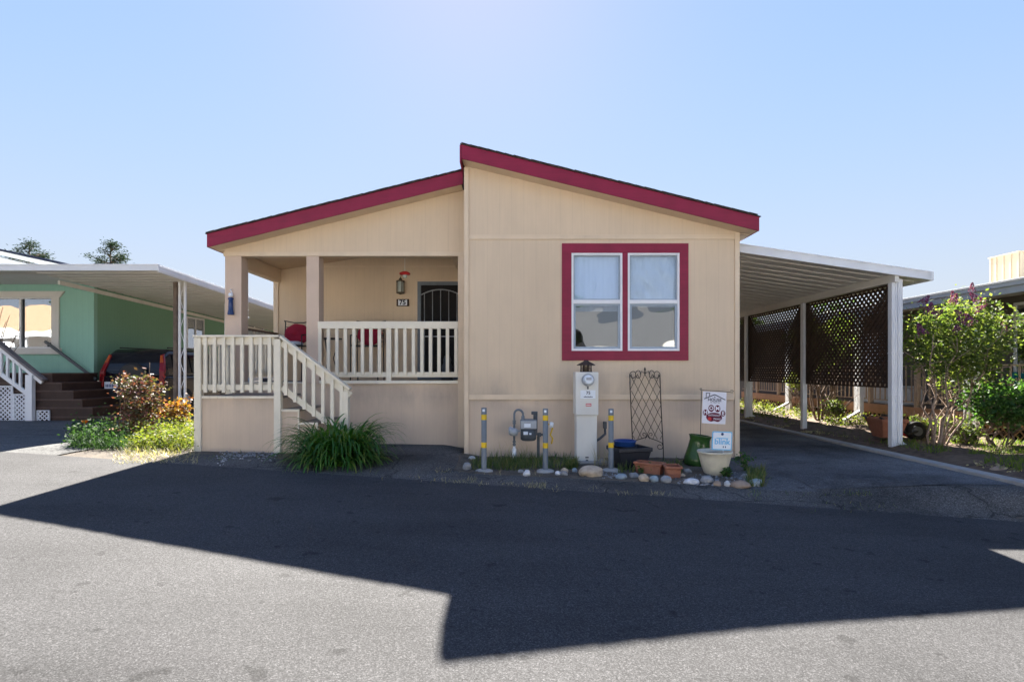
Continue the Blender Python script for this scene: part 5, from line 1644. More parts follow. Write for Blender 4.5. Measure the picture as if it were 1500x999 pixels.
# ------------------------------------------------------------------ plants beside the landing
b = Vector((PX(189, 9.8), 9.8, gz(PX(189, 9.8), 9.8)))
PT = thing('potted_shrub', 'reddish leafy shrub in a wide clay bowl before the parked car', 'plant', b)
w = MB(); w.lathe([(0, 0), (.26, 0), (.34, .09), (.37, .12), (.37, .15), (.34, .15), (.3, .1), (0, .1)], b, 32); w.build('clay_bowl', M['terra'], PT)
s0 = F / b.y
cx_, cz_ = PX(205, b.y), PZ(578, b.y)
pts = np.concatenate([clumps((cx_, b.y, cz_ + .02), (.47, .42, .42), 60, 26, .08, .55), clumps((cx_ + .02, b.y, cz_ - .4), (.40, .38, .30), 40, 22, .09, .4)])
foliage('foliage', pts, .075, LEAF['nandina'], PT)
w = MB()
for k in range(18):
    t = random.uniform(0, 6.28); r = random.uniform(.1, .42)
    branchy(w, (b.x + .15 * math.cos(t), b.y + .15 * math.sin(t), b.z + .1), (cx_ + r * math.cos(t), b.y + r * math.sin(t) * .9, cz_ + random.uniform(-.1, .4)), .012, .003, .04, 5)
w.tube([(PX(219, b.y), b.y, PZ(560, b.y)), (PX(219, b.y), b.y, PZ(531, b.y))], .006, 5)
w.build('stems', M['bark'], PT)
b = Vector((PX(262, 10.6), 10.6, gz(PX(262, 10.6), 10.6)))
PT = thing('orange_shrub', 'low orange and gold leaved shrub beside the white lattice post', 'shrub', b)
foliage('foliage', clumps((b.x, b.y, PZ(602, b.y)), (.33, .3, .24), 34, 24, .06, .4), .07, LEAF['orange'], PT)
w = MB()
for k in range(9):
    t = random.uniform(0, 6.28); branchy(w, b, (b.x + .25 * math.cos(t), b.y + .25 * math.sin(t), PZ(595, b.y)), .01, .003, .03, 4)
w.build('stems', M['bark'], PT)


def cover_patch(name, label, cat, px0, px1, py0, py1, n_cl, per, hh, size, m):
    pts = []
    for _ in range(n_cl):
        g = ground_hit(random.uniform(px0, px1), random.uniform(py0, py1))
        k = int(per * random.uniform(.5, 1.4)); r = random.uniform(.07, .16); h = hh * random.uniform(.5, 1.1)
        q = rng.normal(size=(k, 3)) * r * .6; q[:, 2] = np.abs(rng.normal(size=k)) * h * .5
        pts.append(q + np.array([g.x, g.y, g.z + .01]))
    pts = np.concatenate(pts)
    me = quads_mesh(name, leaves_at(pts, size, up=1.4)); o = link(name, me, m); struct(o, 'stuff'); return tag(o, label, cat)


cover_patch('ground_cover', 'bright yellow green ground cover spreading beside the landing', 'ground cover', 196, 286, 632, 660, 150, 60, .30, .05, LEAF['cover'])
cover_patch('feathery_ground_cover', 'dark green feathery ground cover at the edge of the drive', 'ground cover', 110, 186, 634, 657, 110, 60, .28, .05, LEAF['fern'])
weeds('feathery_grass', 'fine green blades among the dark ground cover', [(108, 190, 632, 660)], 900, .3, .006, LEAF['fern'])
weeds('cover_grass', 'fine yellow green blades among the bright ground cover', [(190, 286, 636, 664)], 500, .22, .006, LEAF['cover'])
weeds('straw_litter', 'sunlit dry straw along the road edge beside the landing', [(165, 290, 662, 680), (185, 260, 655, 668)], 900, .13, .006, LEAF['dry'], lean=(5, 70))
b = ground_hit(124, 640); zf = PZ(619, b.y)
PP = thing('poppy', 'single orange poppy rising from the dark green ground cover', 'flower', b)
w = MB(); w.tube([b, (b.x + .01, b.y, (b.z + zf) / 2), (b.x, b.y, zf)], .004, 5); w.build('stem', M['wood'], PP)
w = MB(); w.lathe([(.005, -.02), (.04, .0), (.055, .035), (.05, .045), (.03, .01), (.0, -.005)], (b.x, b.y, zf), 8); w.build('petals', LEAF['poppy'], PP)

# ------------------------------------------------------------------ dark neighbour on the far side of the carport
NX, EX_ = 10.7, 9.0
Nn = thing('taupe_mobile_home', 'dark taupe mobile home with a long deck beyond the carport', 'house', (NX, 12, .1))
w = MB(); w.box(NX, NX + .12, 4.2, 30, .9, 3.15); w.box(NX + .12, 19, 4.2, 4.32, .1, 3.15); w.box(NX + .02, NX + .12, 4.33, 30, .0, .899); w.build('side_wall', M['taupe'], Nn)
nz0 = lambda x: 2.99 + .06 * (x - EX_)
w = MB(); w.prism([(EX_ + .13, nz0(EX_) + .10), (NX + 5, nz0(NX + 5) + .10), (NX + 5, nz0(NX + 5) + .13), (EX_ + .13, nz0(EX_) + .13)], 3.8, 30); w.build('roof', M['alu'], Nn)
w = MB(); w.prism([(EX_ + .13, nz0(EX_) - .02), (NX - .001, nz0(NX) - .02), (NX - .001, nz0(NX)), (EX_ + .13, nz0(EX_))], 3.85, 30); w.build('soffit', M['pan'], Nn)
w = MB(); w.box(EX_, EX_ + .12, 3.8, 30, nz0(EX_) + .02, nz0(EX_) + .14); w.box(EX_ + .03, EX_ + .12, 3.82, 29.98, nz0(EX_) - .11, nz0(EX_) + .018); w.box(EX_ - .015, EX_ - .001, 3.8, 30, nz0(EX_) + .10, nz0(EX_) + .14); w.build('eave_gutter', M['eavegrey'], Nn, .004)
# window / sliding door
Yd = NX * F / (1487 - CX)
w = MB(); za, zb = PZ(444, Yd), .80
w.box(NX - .04, NX - .001, Yd - .06, Yd, zb, za); w.box(NX - .04, NX - .001, 9.4, 9.46, zb, za); w.box(NX - .04, NX - .001, 9.46, Yd - .06, za - .06, za); w.box(NX - .04, NX - .001, 9.46, Yd - .06, zb, zb + .06); sd_ = w.build('sliding_door', M['alu'], Nn, .004)
w = MB(); w.box(NX - .012, NX - .006, 9.46, Yd - .06, zb + .06, za - .06); w.build('door_backing', M['dark'], sd_)
w = MB(); w.box(NX - .022, NX - .018, 9.46, Yd - .06, zb + .06, za - .06); w.build('door_pane', M['farglass'], sd_)
w = MB(); w.box(NX - .03, NX - .001, 15.2, 16.4, 1.6, 2.6); wn = w.build('side_window', M['alu'], Nn, .004)
w = MB(); w.box(NX - .036, NX - .031, 15.27, 16.33, 1.67, 2.53); w.build('window_pane', M['farglass'], wn)
# deck with fascia, lattice skirt and thin railing
DK = thing('neighbour_deck', 'long tan painted deck with thin rail along the taupe home', 'deck', (9.3, 12, .1))
DZ = .64; DX = 9.35
w = MB(); w.box(DX, DX + .04, 6.0, 22, DZ - .2, DZ); w.build('deck_fascia', M['tandeck'], DK, .004)
w = MB()
y = 6.0
while y < 22: w.box(DX + .041, NX - .002, y, y + .135, DZ - .03, DZ - .002); y += .142
w.build('deck_boards', M['wood'], DK)
mb = lattice_mb(6.0, 22, .0, DZ - .205, .12, .045, .01, lambda u, v, nn: (DX + .015 + nn, u, v), .03); mb.build('lattice_skirt', M['lattice_tan'], DK)
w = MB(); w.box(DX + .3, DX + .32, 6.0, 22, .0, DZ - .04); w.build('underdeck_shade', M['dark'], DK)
rt_ = DZ + .97
w = MB(); w.box(DX + .03, DX + .07, 6.0, 22, rt_ - .03, rt_); w.box(DX + .035, DX + .065, 6.0, 22, DZ + .10, DZ + .125); rl = w.build('deck_rail', M['tanrail'], DK, .003)
y = 6.1; k = 0
while y < 21.9:
    big = k % 9 == 0
    w = MB(); s_ = .045 if big else .012; w.box(DX + .05 - s_, DX + .05 + s_, y - s_, y + s_, DZ if big else DZ + .126, rt_ + (.03 if big else -.031)); w.build('rail_post' if big else 'baluster', M['tanrail'], rl)
    y += .18; k += 1
# cast scroll in the rail near the corner
yq = DX * F / (1478 - CX)
w = MB()
for s in (-1, 1):
    w.tube([(DX + .05, yq + s * .01, DZ + .25)] + [(DX + .05, yq + s * (.02 + .10 * t), DZ + .35 + .28 * t - .12 * t * t + .02 * math.sin(6 * t)) for t in np.linspace(0, 1, 8)] + [(DX + .05, yq + s * .15, DZ + .45), (DX + .05, yq + s * .11, DZ + .42)], .012, 6)
    w.tube([(DX + .05, yq + s * .01, DZ + .55), (DX + .05, yq + s * .06, DZ + .68), (DX + .05, yq + s * .10, DZ + .72), (DX + .05, yq + s * .11, DZ + .66)], .010, 6)
w.build('rail_scroll', M['tanrail'], rl)
# pairs of white posts that carry the eave
for i, (px, lb) in enumerate(((1423, 'white paired eave post nearest the road behind the lilac'), (1258, 'white paired eave post with a slanting downspout beyond the lattice screen'), (1155, 'white paired eave post farthest from the road past the lattice'))):
    x = 9.12; y = x * F / (px - CX); z0 = gz(x, y)
    Q = thing('awning_post', lb, 'post', (x, y, z0), 'paired white posts along the taupe home')
    for d in (-.11, .11):
        w = MB(); w.box(x - .035, x + .035, y + d - .04, y + d + .04, z0 - .03, nz0(EX_) - .115); w.build('upright', M['alu'], Q, .004)
    w = MB()
    for zz in (.4, .9, 1.4, 1.9, 2.4): w.box(x - .01, x + .01, y - .07, y + .07, z0 + zz, z0 + zz + .03)
    w.build('cross_bar', M['alu'], Q)
    if i > 0:
        w = MB(); w.bar((x - .08, y - .15, z0 + .34), (x - .75, y - .5, z0 + .10), .07, .07); w.box(x - .1, x - .04, y - .2, y - .13, z0 + .3, nz0(EX_) - .1); w.build('downspout', M['alu'], Q, .006)
# things on the deck
y = 10.6
BT = thing('teal_bench', 'teal painted bench standing on the taupe home deck', 'bench', (10.3, 10.7, DZ))
w = MB(); w.box(10.1, 10.5, 10.1, 11.4, DZ + .40, DZ + .45); w.build('seat', M['teal'], BT, .006)
w = MB(); w.box(10.5, 10.54, 10.1, 11.4, DZ + .5, DZ + .62); w.box(10.5, 10.54, 10.1, 11.4, DZ + .68, DZ + .80); w.build('backrest', M['teal'], BT, .006)
for a in (10.14, 11.28):
    for x in (10.12, 10.44): w = MB(); w.box(x, x + .06, a, a + .06, DZ - .002, DZ + (.4 if x < 10.4 else .82)); w.build('leg', M['teal'], BT, .004)
w = MB(); yb2 = 9.7 * F / (1283 - CX)
PB = thing('deck_box', 'pale grey boarded storage box on the deck behind the carport post', 'box', (9.9, yb2, DZ))
for i in range(7): w.box(9.7, 9.73, yb2 - .95 + i * .27, yb2 - .95 + i * .27 + .255, DZ, DZ + .42)
w.box(9.735, 10.25, yb2 - .95, yb2 + .93, DZ, DZ + .40); w.build('board_side', M['lattice_white'], PB)
w = MB(); w.box(9.68, 10.28, yb2 - .97, yb2 + .95, DZ + .421, DZ + .45); w.build('lid', M['lattice_white'], PB, .004)
# rooftop cooler
c0 = P(1449, 378, 12.55); kx = c0.x
RC = thing('rooftop_cooler', 'beige battened box standing on the roof of the taupe home', 'rooftop box', (kx + .6, 12.2, 3.1))
ztc = PZ(377.5, 12.55); y1c = 12.55; y0c = kx * F / (1492 - CX)
w = MB(); w.box(kx + .02, kx + 2, y0c + .02, y1c, 3.0, ztc - .03); w.build('panel', M['beige'], RC)
w = MB()
for i in range(5):
    y = y0c + (y1c - y0c) * i / 4 + (.0 if i < 4 else -.05); w.box(kx, kx + .019, y, y + .045, 3.0, ztc - .031)
for i in range(5): w.box(kx + .03 + i * .4, kx + .08 + i * .4, y0c, y0c + .019, 3.0, ztc - .031)
w.box(kx - .015, kx + 2.02, y0c - .015, y1c + .02, ztc - .03, ztc); w.build('batten', M['beige'], RC)

# ------------------------------------------------------------------ garden strip beyond the driveway
def soil_strip():
    vs, fs = [], []; ny, nx = 150, 14
    for j in range(ny + 1):
        y = 5.9 + (24 - 5.9) * j / ny
        for i in range(nx + 1):
            x = 6.41 + 2.9 * i / nx; t = i / nx
            z = gz(x, y) + .02 + .09 * sstep(t * 5) * (1 if t < .95 else .5) + .05 * noise.noise(Vector((x * 2.5, y * 2.5, 1))) * sstep(t * 6) + .02 * noise.noise(Vector((x * 11, y * 11, 4)))
            vs.append((x, y, z))
    for j in range(ny):
        for i in range(nx): q = j * (nx + 1) + i; fs.append((q, q + 1, q + nx + 2, q + nx + 1))
    mb = MB(); mb.add(vs, fs, True); m = paint('bark_mulch', (.12, .08, .055), .95, .55, 9, .7, dirt=.3, dirtc=(.25, .18, .11))
    return struct(mb.build('garden_soil', m, recalc=False))


soil_strip()
def strip_cover(name, label, x0, x1, y0, y1, n, h, size, m, lean=None):
    if lean:
        roots, lens = [], []
        for _ in range(n):
            x, y = random.uniform(x0, x1), random.uniform(y0, y1)
            if noise.noise(Vector((x * 1.4, y * 1.1, 0))) < -.15: continue
            roots.append((x, y, gz(x, y) + .06)); lens.append(h * random.uniform(.4, 1.1))
        o = blade_obj(name, roots, lens, size, m, seg=3, lean=lean, arch=(.2, .9))
    else:
        pts = []
        for _ in range(n):
            x, y = random.uniform(x0, x1), random.uniform(y0, y1)
            if noise.noise(Vector((x * 1.4, y * 1.1, 0))) < -.1: continue
            q = rng.normal(size=(26, 3)) * .08; q[:, 2] = np.abs(rng.normal(size=26)) * h * .5
            pts.append(q + np.array([x, y, gz(x, y) + .07]))
        me = quads_mesh(name, leaves_at(np.concatenate(pts), size, up=1.2)); o = link(name, me, m)
    struct(o, 'stuff'); return tag(o, label, 'ground cover')


strip_cover('strip_ground_cover', 'sunlit yellow green ground cover in the strip beyond the carport', 7.0, 9.2, 12.5, 22, 420, .22, .06, LEAF['cover'])
strip_cover('strip_grass', 'bright sunlit grass beside the driveway edge', 6.75, 9.2, 6.6, 10.0, 6500, .16, .010, LEAF['grass'], (40, 88))
strip_cover('strip_weeds', 'patchy low weeds in the mulch beyond the carport', 6.6, 9.2, 9.5, 14, 1500, .12, .009, LEAF['weed'], (30, 85))
strip_cover('leaf_litter', 'dry leaf litter in the strip beyond the driveway', 6.45, 9.2, 6.5, 16, 90, .02, .05, LEAF['dry'])


def shrub(name, label, base, stems, centre, rad, ncl, per, cr, lsize, lm, bark, r0=.03, shell=.5, flowers=0):
    T_ = thing(name, label, 'shrub', base)
    w = MB(); base = Vector(base)
    for k in range(stems):
        t = 2 * math.pi * (k + random.uniform(-.3, .3)) / stems; q = random.uniform(.35, .85)
        tip = Vector(centre) + Vector((rad[0] * q * math.cos(t), rad[1] * q * math.sin(t), random.uniform(-.2, .5) * rad[2]))
        pts = branchy(w, base + Vector((.10 * math.cos(t), .1 * math.sin(t), -.03)), tip, r0 * random.uniform(.7, 1.2), .006, .09, 8)
        for i in range(3, 8):
            for _ in range(2):
                e = pts[i] + Vector((random.gauss(0, .22), random.gauss(0, .22), random.uniform(.05, .4)))
                w.tube([pts[i], (pts[i] + e) / 2 + Vector((random.gauss(0, .03), random.gauss(0, .03), .02)), e], [.010, .006, .003], 5)
    w.build('stems', bark, T_)
    pts = clumps(centre, rad, ncl, per, cr, shell)
    foliage('foliage', pts, lsize, lm, T_)
    if flowers:
        fm = MB()
        for _ in range(170):
            h = random.random(); r = .055 * (1 - h) + .01; t = random.uniform(0, 6.28); s = .011
            c = Vector((r * math.cos(t), r * math.sin(t), h * .19 - .09)); n_ = Vector((random.gauss(0, 1), random.gauss(0, 1), random.gauss(0, 1))).normalized(); a = n_.orthogonal().normalized() * s; b2 = n_.cross(a).normalized() * s
            fm.add([c + a, c + b2, c - a, c - b2], [(0, 1, 2, 3)])
        me = fm.mesh('flower_cluster', recalc=False); me.materials.append(LEAF['purple'])
        for (px, py, Y) in flowers[::3] + flowers[1::3]:
            o = bpy.data.objects.new('flower_cluster', me); col.objects.link(o); o.parent = T_
            o.location = P(px, py, Y - 1.1) - base; o.rotation_euler = (random.gauss(0, .4), random.gauss(0, .4), random.uniform(0, 6)); s = random.uniform(.8, 1.2); o.scale = (s, s, s)
    return T_


yl_ = 9.6; bx = PX(1372, yl_)
fl_ = [(1361, 453, 10.0), (1364, 451, 10.1), (1357, 454, 10.0), (1398, 438, 10.3), (1397, 434, 10.4), (1411, 424, 10.8), (1424, 421, 10.9), (1428, 436, 10.5), (1431, 456, 10.1), (1434, 452, 10.1), (1441, 443, 10.5), (1467, 443, 10.6), (1471, 476, 10.4), (1374, 459, 10.1), (1409, 466, 10.0), (1412, 470, 9.9), (1421, 468, 10.1), (1383, 471, 10.0), (1402, 481, 10.0), (1349, 483, 10.1), (1331, 480, 10.4), (1406, 460, 10.0), (1355, 440, 10.3)]
shrub('lilac_bush', 'tall multi stemmed lilac with purple flower clusters beyond the carport post', (bx, yl_, gz(bx, yl_) + .03), 9, (PX(1402, 9.6), 9.6, PZ(497, 9.6)), (.97, .75, .86), 250, 40, .14, .07, LEAF['lilac'], M['barklt'], .022, .4, fl_)
yb3 = 9.4; bx = PX(1462, yb3)
shrub('green_bush', 'dense dark green bush beside the driveway edge under the lilac', (bx, yb3, gz(bx, yb3) + .03), 8, (PX(1470, yb3), yb3, PZ(592, yb3)), (.66, .6, .38), 90, 40, .12, .09, LEAF['darkshrub'], M['bark'], .018, .4)
for (px, py, lb, r, y) in ((1388, 645, 'low green shrub below the lilac stems', .26, 10.2), (1345, 640, 'small weedy shrub behind the black wheelbarrow wheel', .16, 10.6), (1412, 660, 'small leafy shrub between the lilac and the green bush', .24, 9.6)):
    bx = PX(px, y); b0 = gz(bx, y) + .04
    shrub('low_shrub', lb, (bx, y, b0), 5, (bx, y, b0 + .28), (r, r, .22), 22, 30, .07, .07, LEAF['lilac'], M['bark'], .008, .3)
y = 14.2; bx = PX(1203, y)
shrub('thicket_shrub', 'dark many stemmed shrub standing behind the lattice screen', (bx, y, gz(bx, y) + .03), 10, (bx, y, 2.2), (.9, .8, .8), 90, 40, .14, .09, LEAF['lilac'], M['bark'], .03, .3)
y = 13.6; bx = PX(1222, y)
shrub('low_shrub', 'leafy low shrub at the foot of the thicket behind the lattice', (bx, y, gz(bx, y) + .04), 4, (bx, y, .5), (.24, .24, .42), 30, 30, .08, .07, LEAF['lilac'], M['bark'], .01, .3)
y = 17.0; bx = PX(1168, y)
shrub('low_shrub', 'yellow green shrub by the farthest eave post beyond the lattice', (bx, y, gz(bx, y) + .04), 4, (bx, y, 1.15), (.34, .34, .3), 30, 30, .1, .08, LEAF['cover'], M['bark'], .01, .3)

# wheelbarrow left behind the front post
yw = 10.3
WB = thing('wheelbarrow', 'clay red wheelbarrow with black frame behind the front carport post', 'wheelbarrow', (PX(1318, yw), yw, gz(7.2, yw) + .09))
zq = gz(7.2, yw) + .09
w = MB(); xa, xb = PX(1279, yw), PX(1314, yw)
tapered(w, (xa + xb) / 2 + .02, yw, zq + .06, .36, (xb - xa) * .68, .36, (xb - xa), .6, .012, .02, -.12); w.build('tray', M['terra'], WB, .01)
w = MB()
for s in (-1, 1):
    w.tube([(xa - .05, yw + s * .26, zq + .45), (xa + .3, yw + s * .24, zq + .26), (xb + .1, yw + s * .14, zq + .12), (PX(1340, yw), yw + s * .07, zq + .17)], .02, 8)
w.build('frame', M['black'], WB)
w = MB(); cw = Vector((PX(1342, yw), yw, zq + .17)); vs, fs = [], []; n1, n2 = 24, 8
for i in range(n1):
    for j in range(n2):
        t, u = 2 * math.pi * i / n1, 2 * math.pi * j / n2; r = .14 + .045 * math.cos(u)
        vs.append((cw.x + r * math.cos(t), cw.y + .045 * math.sin(u), cw.z + r * math.sin(t)))
for i in range(n1):
    for j in range(n2): fs.append((i * n2 + j, ((i + 1) % n1) * n2 + j, ((i + 1) % n1) * n2 + (j + 1) % n2, i * n2 + (j + 1) % n2))
w.add(vs, fs, True); wh = w.build('wheel', M['rubber'], WB)
w = MB(); w.tube([(cw.x, cw.y - .05, cw.z), (cw.x, cw.y + .05, cw.z)], .09, 14); w.build('rim', M['greydk'], wh)
# folded black lounger on its side behind the post
yk = 10.6
LG = thing('folded_lounger', 'folded black mesh lounger with red strap lying behind the carport post', 'lounger', (PX(1340, yk), yk, gz(7.8, yk)))
q = [P(1296, 606, yk), P(1330, 617, yk), P(1358, 632, yk), P(1358, 646, yk), P(1330, 640, yk), P(1296, 630, yk)]
w = MB(); w.prism([(p.x, p.z) for p in q], yk, yk + .12); w.build('mesh_panel', M['black'], LG, .02)
w = MB(); w.tube([P(1326, 617, yk - .03), P(1342, 621, yk - .03), P(1357, 630, yk - .03)], .018, 8); w.tube([P(1352, 640, yk - .03), P(1353.5, 668, yk - .03)], .035, 10); w.build('frame_tube', M['grey'], LG)
w = MB(); a, b2 = P(1322, 633, yk - .03), P(1334, 639, yk - .03); w.bar(a, b2, .03, .09); w.build('strap', M['redink'], LG)
# irrigation pipe
yi = 10.0
IP = thing('irrigation_pipe', 'thin white irrigation pipe with a grey valve running under the lilac', 'pipe', P(1367, 662, yi))
w = MB(); w.tube([P(1369, 648, yi), P(1400, 648.5, yi), P(1432, 651, yi)], .012, 8); w.tube([P(1366, 668, yi), P(1366, 655, yi), P(1369, 648, yi)], .012, 8); w.build('pipe', M['white'], IP)
w = MB(); p = P(1368, 649, yi); w.lathe([(0, -.05), (.03, -.045), (.04, .0), (.03, .04), (0, .045)], p, 12); w.build('valve', M['greylt'], IP)
# rough stones edging the strip
for (px, py, wpx, hpx, lb) in ((1470, 690, 26, 12, 'brown rough edging stone lying in the bright grass'), (1440, 682, 22, 9, 'brown rough edging stone nearest the green bush'), (1410, 672, 18, 8, 'brown edging stone before the irrigation pipe'), (1404, 672, 12, 7, 'pale jagged stone in the mulch below the lilac')):
    rock(px, py, wpx, hpx, BRN if 'brown' in lb else WHT, lb)

# ------------------------------------------------------------------ trees far behind
def conifer(px, pybase, pytop, Y, wpx, label):
    b = P(px, pybase, Y); t = P(px, pytop, Y); b.z = gz(b.x, Y)
    T_ = thing('conifer_tree', label, 'tree', b, 'dark conifers behind the green home')
    hh = t.z - b.z; s = F / Y; hw_ = wpx / s / 2
    w = MB(); w.tube([b, b.lerp(t, .5), t - Vector((0, 0, .3))], [.35, .22, .05], 8)
    pts = []
    zc0 = t.z - 4.2
    for k in range(46):
        h = random.random(); z = zc0 + (t.z - zc0) * h
        rr = hw_ * (1 - h ** 2.2) * random.uniform(.5, 1.15) + .1; a = random.uniform(0, 6.28)
        tip = np.array([b.x + rr * math.cos(a), Y + rr * math.sin(a), z + .15])
        w.tube([(b.x, Y, z - .3), tuple(tip)], [.06, .02], 5)
        pts.append(tip + rng.normal(size=(70, 3)) * np.array([.30, .30, .2]))
    w.build('trunk', M['bark'], T_); foliage('crown', np.concatenate(pts), .3, LEAF['pine'], T_, aspect=.28, up=1.2)


conifer(162, 520, 358, 58, 56, 'dark conifer with a broad clumped top seen above the green awning')
conifer(43, 520, 357, 60, 62, 'dark conifer behind the solar panel rack')
def broadleaf(x, y, h, r, label, ncl=70, per=70, grp=None, lm='tree', ls=.3):
    b = Vector((x, y, gz(x, y)))
    T_ = thing('broadleaf_tree', label, 'tree', b, grp)
    w = MB(); w.tube([b, b + Vector((.1, 0, h * .3)), b + Vector((0, .1, h * .55))], [.25, .19, .12], 9)
    for k in range(9):
        t = random.uniform(0, 6.28); s = b + Vector((0, 0, h * random.uniform(.25, .5)))
        branchy(w, s, b + Vector((r * .7 * math.cos(t), r * .7 * math.sin(t), h * random.uniform(.5, .9))), .09, .02, .15, 6)
    w.build('trunk', M['bark'], T_)
    foliage('crown', clumps((x, y, b.z + h * .64), (r, r, h * .38), ncl, per, r * .16, .4), ls, LEAF[lm], T_)


for (x, y, h, r, lb) in ((13.5, 33, 5.2, 2.6, 'green tree far beyond the lattice screens at the end of the driveway'), (9.5, 40, 5.0, 2.8, 'green tree far beyond the carport roof end'), (18.5, 30, 5.0, 2.6, 'green tree hidden past the taupe home roof')):
    broadleaf(x, y, h, r, lb, grp='distant trees behind the carport')

# ------------------------------------------------------------------ across the road (mirrored in the windows)
def street_home(x0, x1, y, label, wall, roofm, xr):
    """a home whose long eave faces the road, with an awning on posts in front of it"""
    z0 = road_z((x0 + x1) / 2, y)
    T_ = thing('facing_home', label, 'house', ((x0 + x1) / 2, y, z0))
    zt = z0 + 3.1; rr = z0 + 4.9; ym_ = y - 4
    w = MB(); w.box(x0, x1, y - 8, y, z0 - .3, zt); w.prism([(y - 8, zt + .001), (y, zt + .001), (ym_, rr)], x0, x1, 'x'); w.build('wall', M[wall], T_)
    w = MB(); w.prism([(y - 8.5, zt - .15), (ym_, rr + .05), (y + .5, zt - .15), (y + .5, zt + .0), (ym_, rr + .2), (y - 8.5, zt)], x0 - .4, x1 + .4, 'x'); w.build('roof', M[roofm], T_)
    w = MB(); w.box(x0 - .4, x1 + .4, y + .501, y + .6, zt - .17, zt + .03); w.build('eave_board', M['offwhite'], T_)
    n = max(2, int((x1 - x0) / 3))
    for k in range(n):
        a = x0 + .8 + (x1 - x0 - 2.4) * k / (n - 1)
        w = MB(); w.box(a, a + 1.3, y + .001, y + .05, z0 + 1.3, z0 + 2.5); f = w.build('window', M['vinyl'], T_)
        w = MB(); w.box(a + .08, a + 1.22, y + .051, y + .06, z0 + 1.38, z0 + 2.42); w.build('pane', M['carglass'], f)
    w = MB(); w.prism([(y + .02, zt - .22), (y + 1.8, zt - .4), (y + 1.8, zt - .28), (y + .02, zt - .1)], xr, xr + 4.5, 'x'); w.build('awning', M['alu'], T_)
    for xx in (xr + .1, xr + 2.2, xr + 4.3): w = MB(); w.box(xx, xx + .1, y + 1.6, y + 1.7, z0 - .3, zt - .37); w.build('awning_post', M['alu'], T_)


street_home(-11, -1.0, -5.6, 'grey roofed home with a short awning across the road nearest the porch', 'homewhite', 'roofgrey', -7)
street_home(3.6, 14, -6.6, 'white walled home across the road mirrored in the lower window panes', 'homewhite', 'roofgrey', 5.0)
street_home(-36, -19, -5.5, 'brown roofed home across the road mirrored in the green home window', 'homewhite', 'roofbrown', -30)
for (x, y, h, r, lb) in ((1.6, -14, 9.5, 3.2, 'spreading tree across the road mirrored in the upper window pane'), (-24, -16, 9, 3.6, 'leafy tree across the road opposite the green home'), (-33, -17, 10, 4, 'broad tree across the road behind the brown roofed home'), (14, -20, 9, 3.5, 'tall tree behind the white walled home across the road')):
    broadleaf(x, y, h, r, lb, 60, 60, 'trees across the road', ls=.34)
SUN, SKY, AIR, DUST, OZ, EXPO, KC, TINT, HZ = 4.3, .060, 1.6, .3, 5, 2.97, .42, (.92, .87, .97), (1.62, 1.74, 2.08)

# ------------------------------------------------------------------ camera, light, sky
cam = bpy.data.cameras.new('camera'); co = bpy.data.objects.new('camera', cam); col.objects.link(co)
co.location = (0, 0, E); co.rotation_euler = (R(90), 0, 0)
cam.sensor_width = 36; cam.lens = 36 * F / 1500; cam.shift_x = (750 - CX) / 1500; cam.shift_y = (CY - 499.5) / 1500
cam.clip_end = 5000; cam.clip_start = .05
scene.camera = co
sd = Vector((.084, -1.171, -1)).normalized()             # direction the light travels
el = math.asin(-sd.z); azm = math.atan2(-sd.x, -sd.y)   # azimuth of the sun from +Y towards +X
sun = bpy.data.lights.new('sun', 'SUN'); sun.energy = SUN; sun.angle = R(.5); sun.color = (1, .94, .85)
so = bpy.data.objects.new('sun', sun); col.objects.link(so)
so.rotation_euler = sd.to_track_quat('-Z', 'Y').to_euler(); so.location = (0, 30, 40)
wd = bpy.data.worlds.new('World'); scene.world = wd; wd.use_nodes = True
nt = wd.node_tree; nt.nodes.clear()
out = nt.nodes.new('ShaderNodeOutputWorld'); bg = nt.nodes.new('ShaderNodeBackground'); sk = nt.nodes.new('ShaderNodeTexSky')
sk.sky_type = 'NISHITA'; sk.sun_disc = False; sk.sun_elevation = el; sk.sun_rotation = azm
sk.altitude = 20; sk.air_density = AIR; sk.dust_density = DUST; sk.ozone_density = OZ
bg.inputs[1].default_value = SKY
bw = nt.nodes.new('ShaderNodeRGBToBW'); nt.links.new(sk.outputs[0], bw.inputs[0])
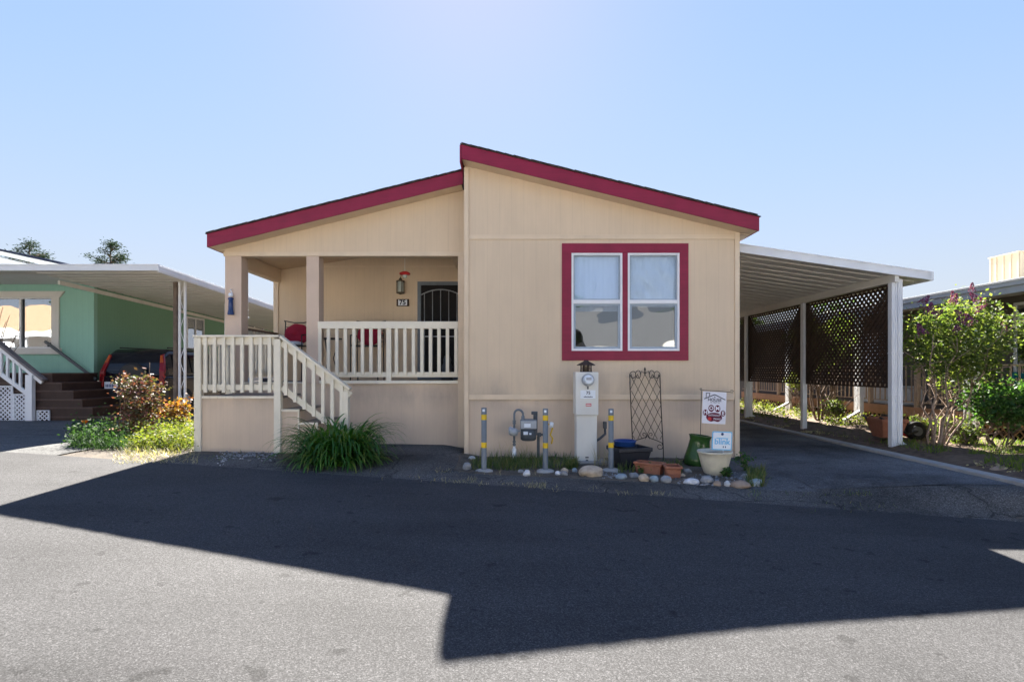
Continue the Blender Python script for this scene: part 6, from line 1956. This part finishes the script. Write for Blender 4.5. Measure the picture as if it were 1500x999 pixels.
md = nt.nodes.new('ShaderNodeMath'); md.operation = 'MULTIPLY_ADD'; md.inputs[1].default_value = KC; md.inputs[2].default_value = 1.0; nt.links.new(bw.outputs[0], md.inputs[0])
dv = nt.nodes.new('ShaderNodeVectorMath'); dv.operation = 'DIVIDE'; nt.links.new(sk.outputs[0], dv.inputs[0]); nt.links.new(md.outputs[0], dv.inputs[1])
tn = nt.nodes.new('ShaderNodeVectorMath'); tn.operation = 'MULTIPLY'; tn.inputs[1].default_value = TINT; nt.links.new(dv.outputs[0], tn.inputs[0])
tc = nt.nodes.new('ShaderNodeTexCoord'); sx_ = nt.nodes.new('ShaderNodeSeparateXYZ'); nt.links.new(tc.outputs['Generated'], sx_.inputs[0])
ab = nt.nodes.new('ShaderNodeMath'); ab.operation = 'ABSOLUTE'; nt.links.new(sx_.outputs[2], ab.inputs[0])
sb = nt.nodes.new('ShaderNodeMath'); sb.operation = 'SUBTRACT'; sb.inputs[0].default_value = 1.0; nt.links.new(ab.outputs[0], sb.inputs[1])
pwr = nt.nodes.new('ShaderNodeMath'); pwr.operation = 'POWER'; pwr.inputs[1].default_value = 3.2; nt.links.new(sb.outputs[0], pwr.inputs[0])
sc_ = nt.nodes.new('ShaderNodeMath'); sc_.operation = 'MULTIPLY'; sc_.inputs[1].default_value = .9; nt.links.new(pwr.outputs[0], sc_.inputs[0])
hz_ = nt.nodes.new('ShaderNodeMix'); hz_.data_type = 'RGBA'; hz_.inputs[7].default_value = HZ + (1,)       # low haze near the horizon
nt.links.new(sc_.outputs[0], hz_.inputs[0]); nt.links.new(tn.outputs[0], hz_.inputs[6])
nt.links.new(hz_.outputs[2], bg.inputs[0]); nt.links.new(bg.outputs[0], out.inputs[0])
vs_ = scene.view_settings; vs_.view_transform = 'Standard'; vs_.look = 'None'; vs_.gamma = 1; vs_.use_curve_mapping = False; vs_.exposure = EXPO
scene.display_settings.display_device = 'sRGB'
scene.cycles.max_bounces = 8; scene.cycles.transparent_max_bounces = 12; scene.cycles.use_denoising = True
scene.cycles.caustics_reflective = False; scene.cycles.caustics_refractive = False
scene.cycles.sample_clamp_indirect = 6
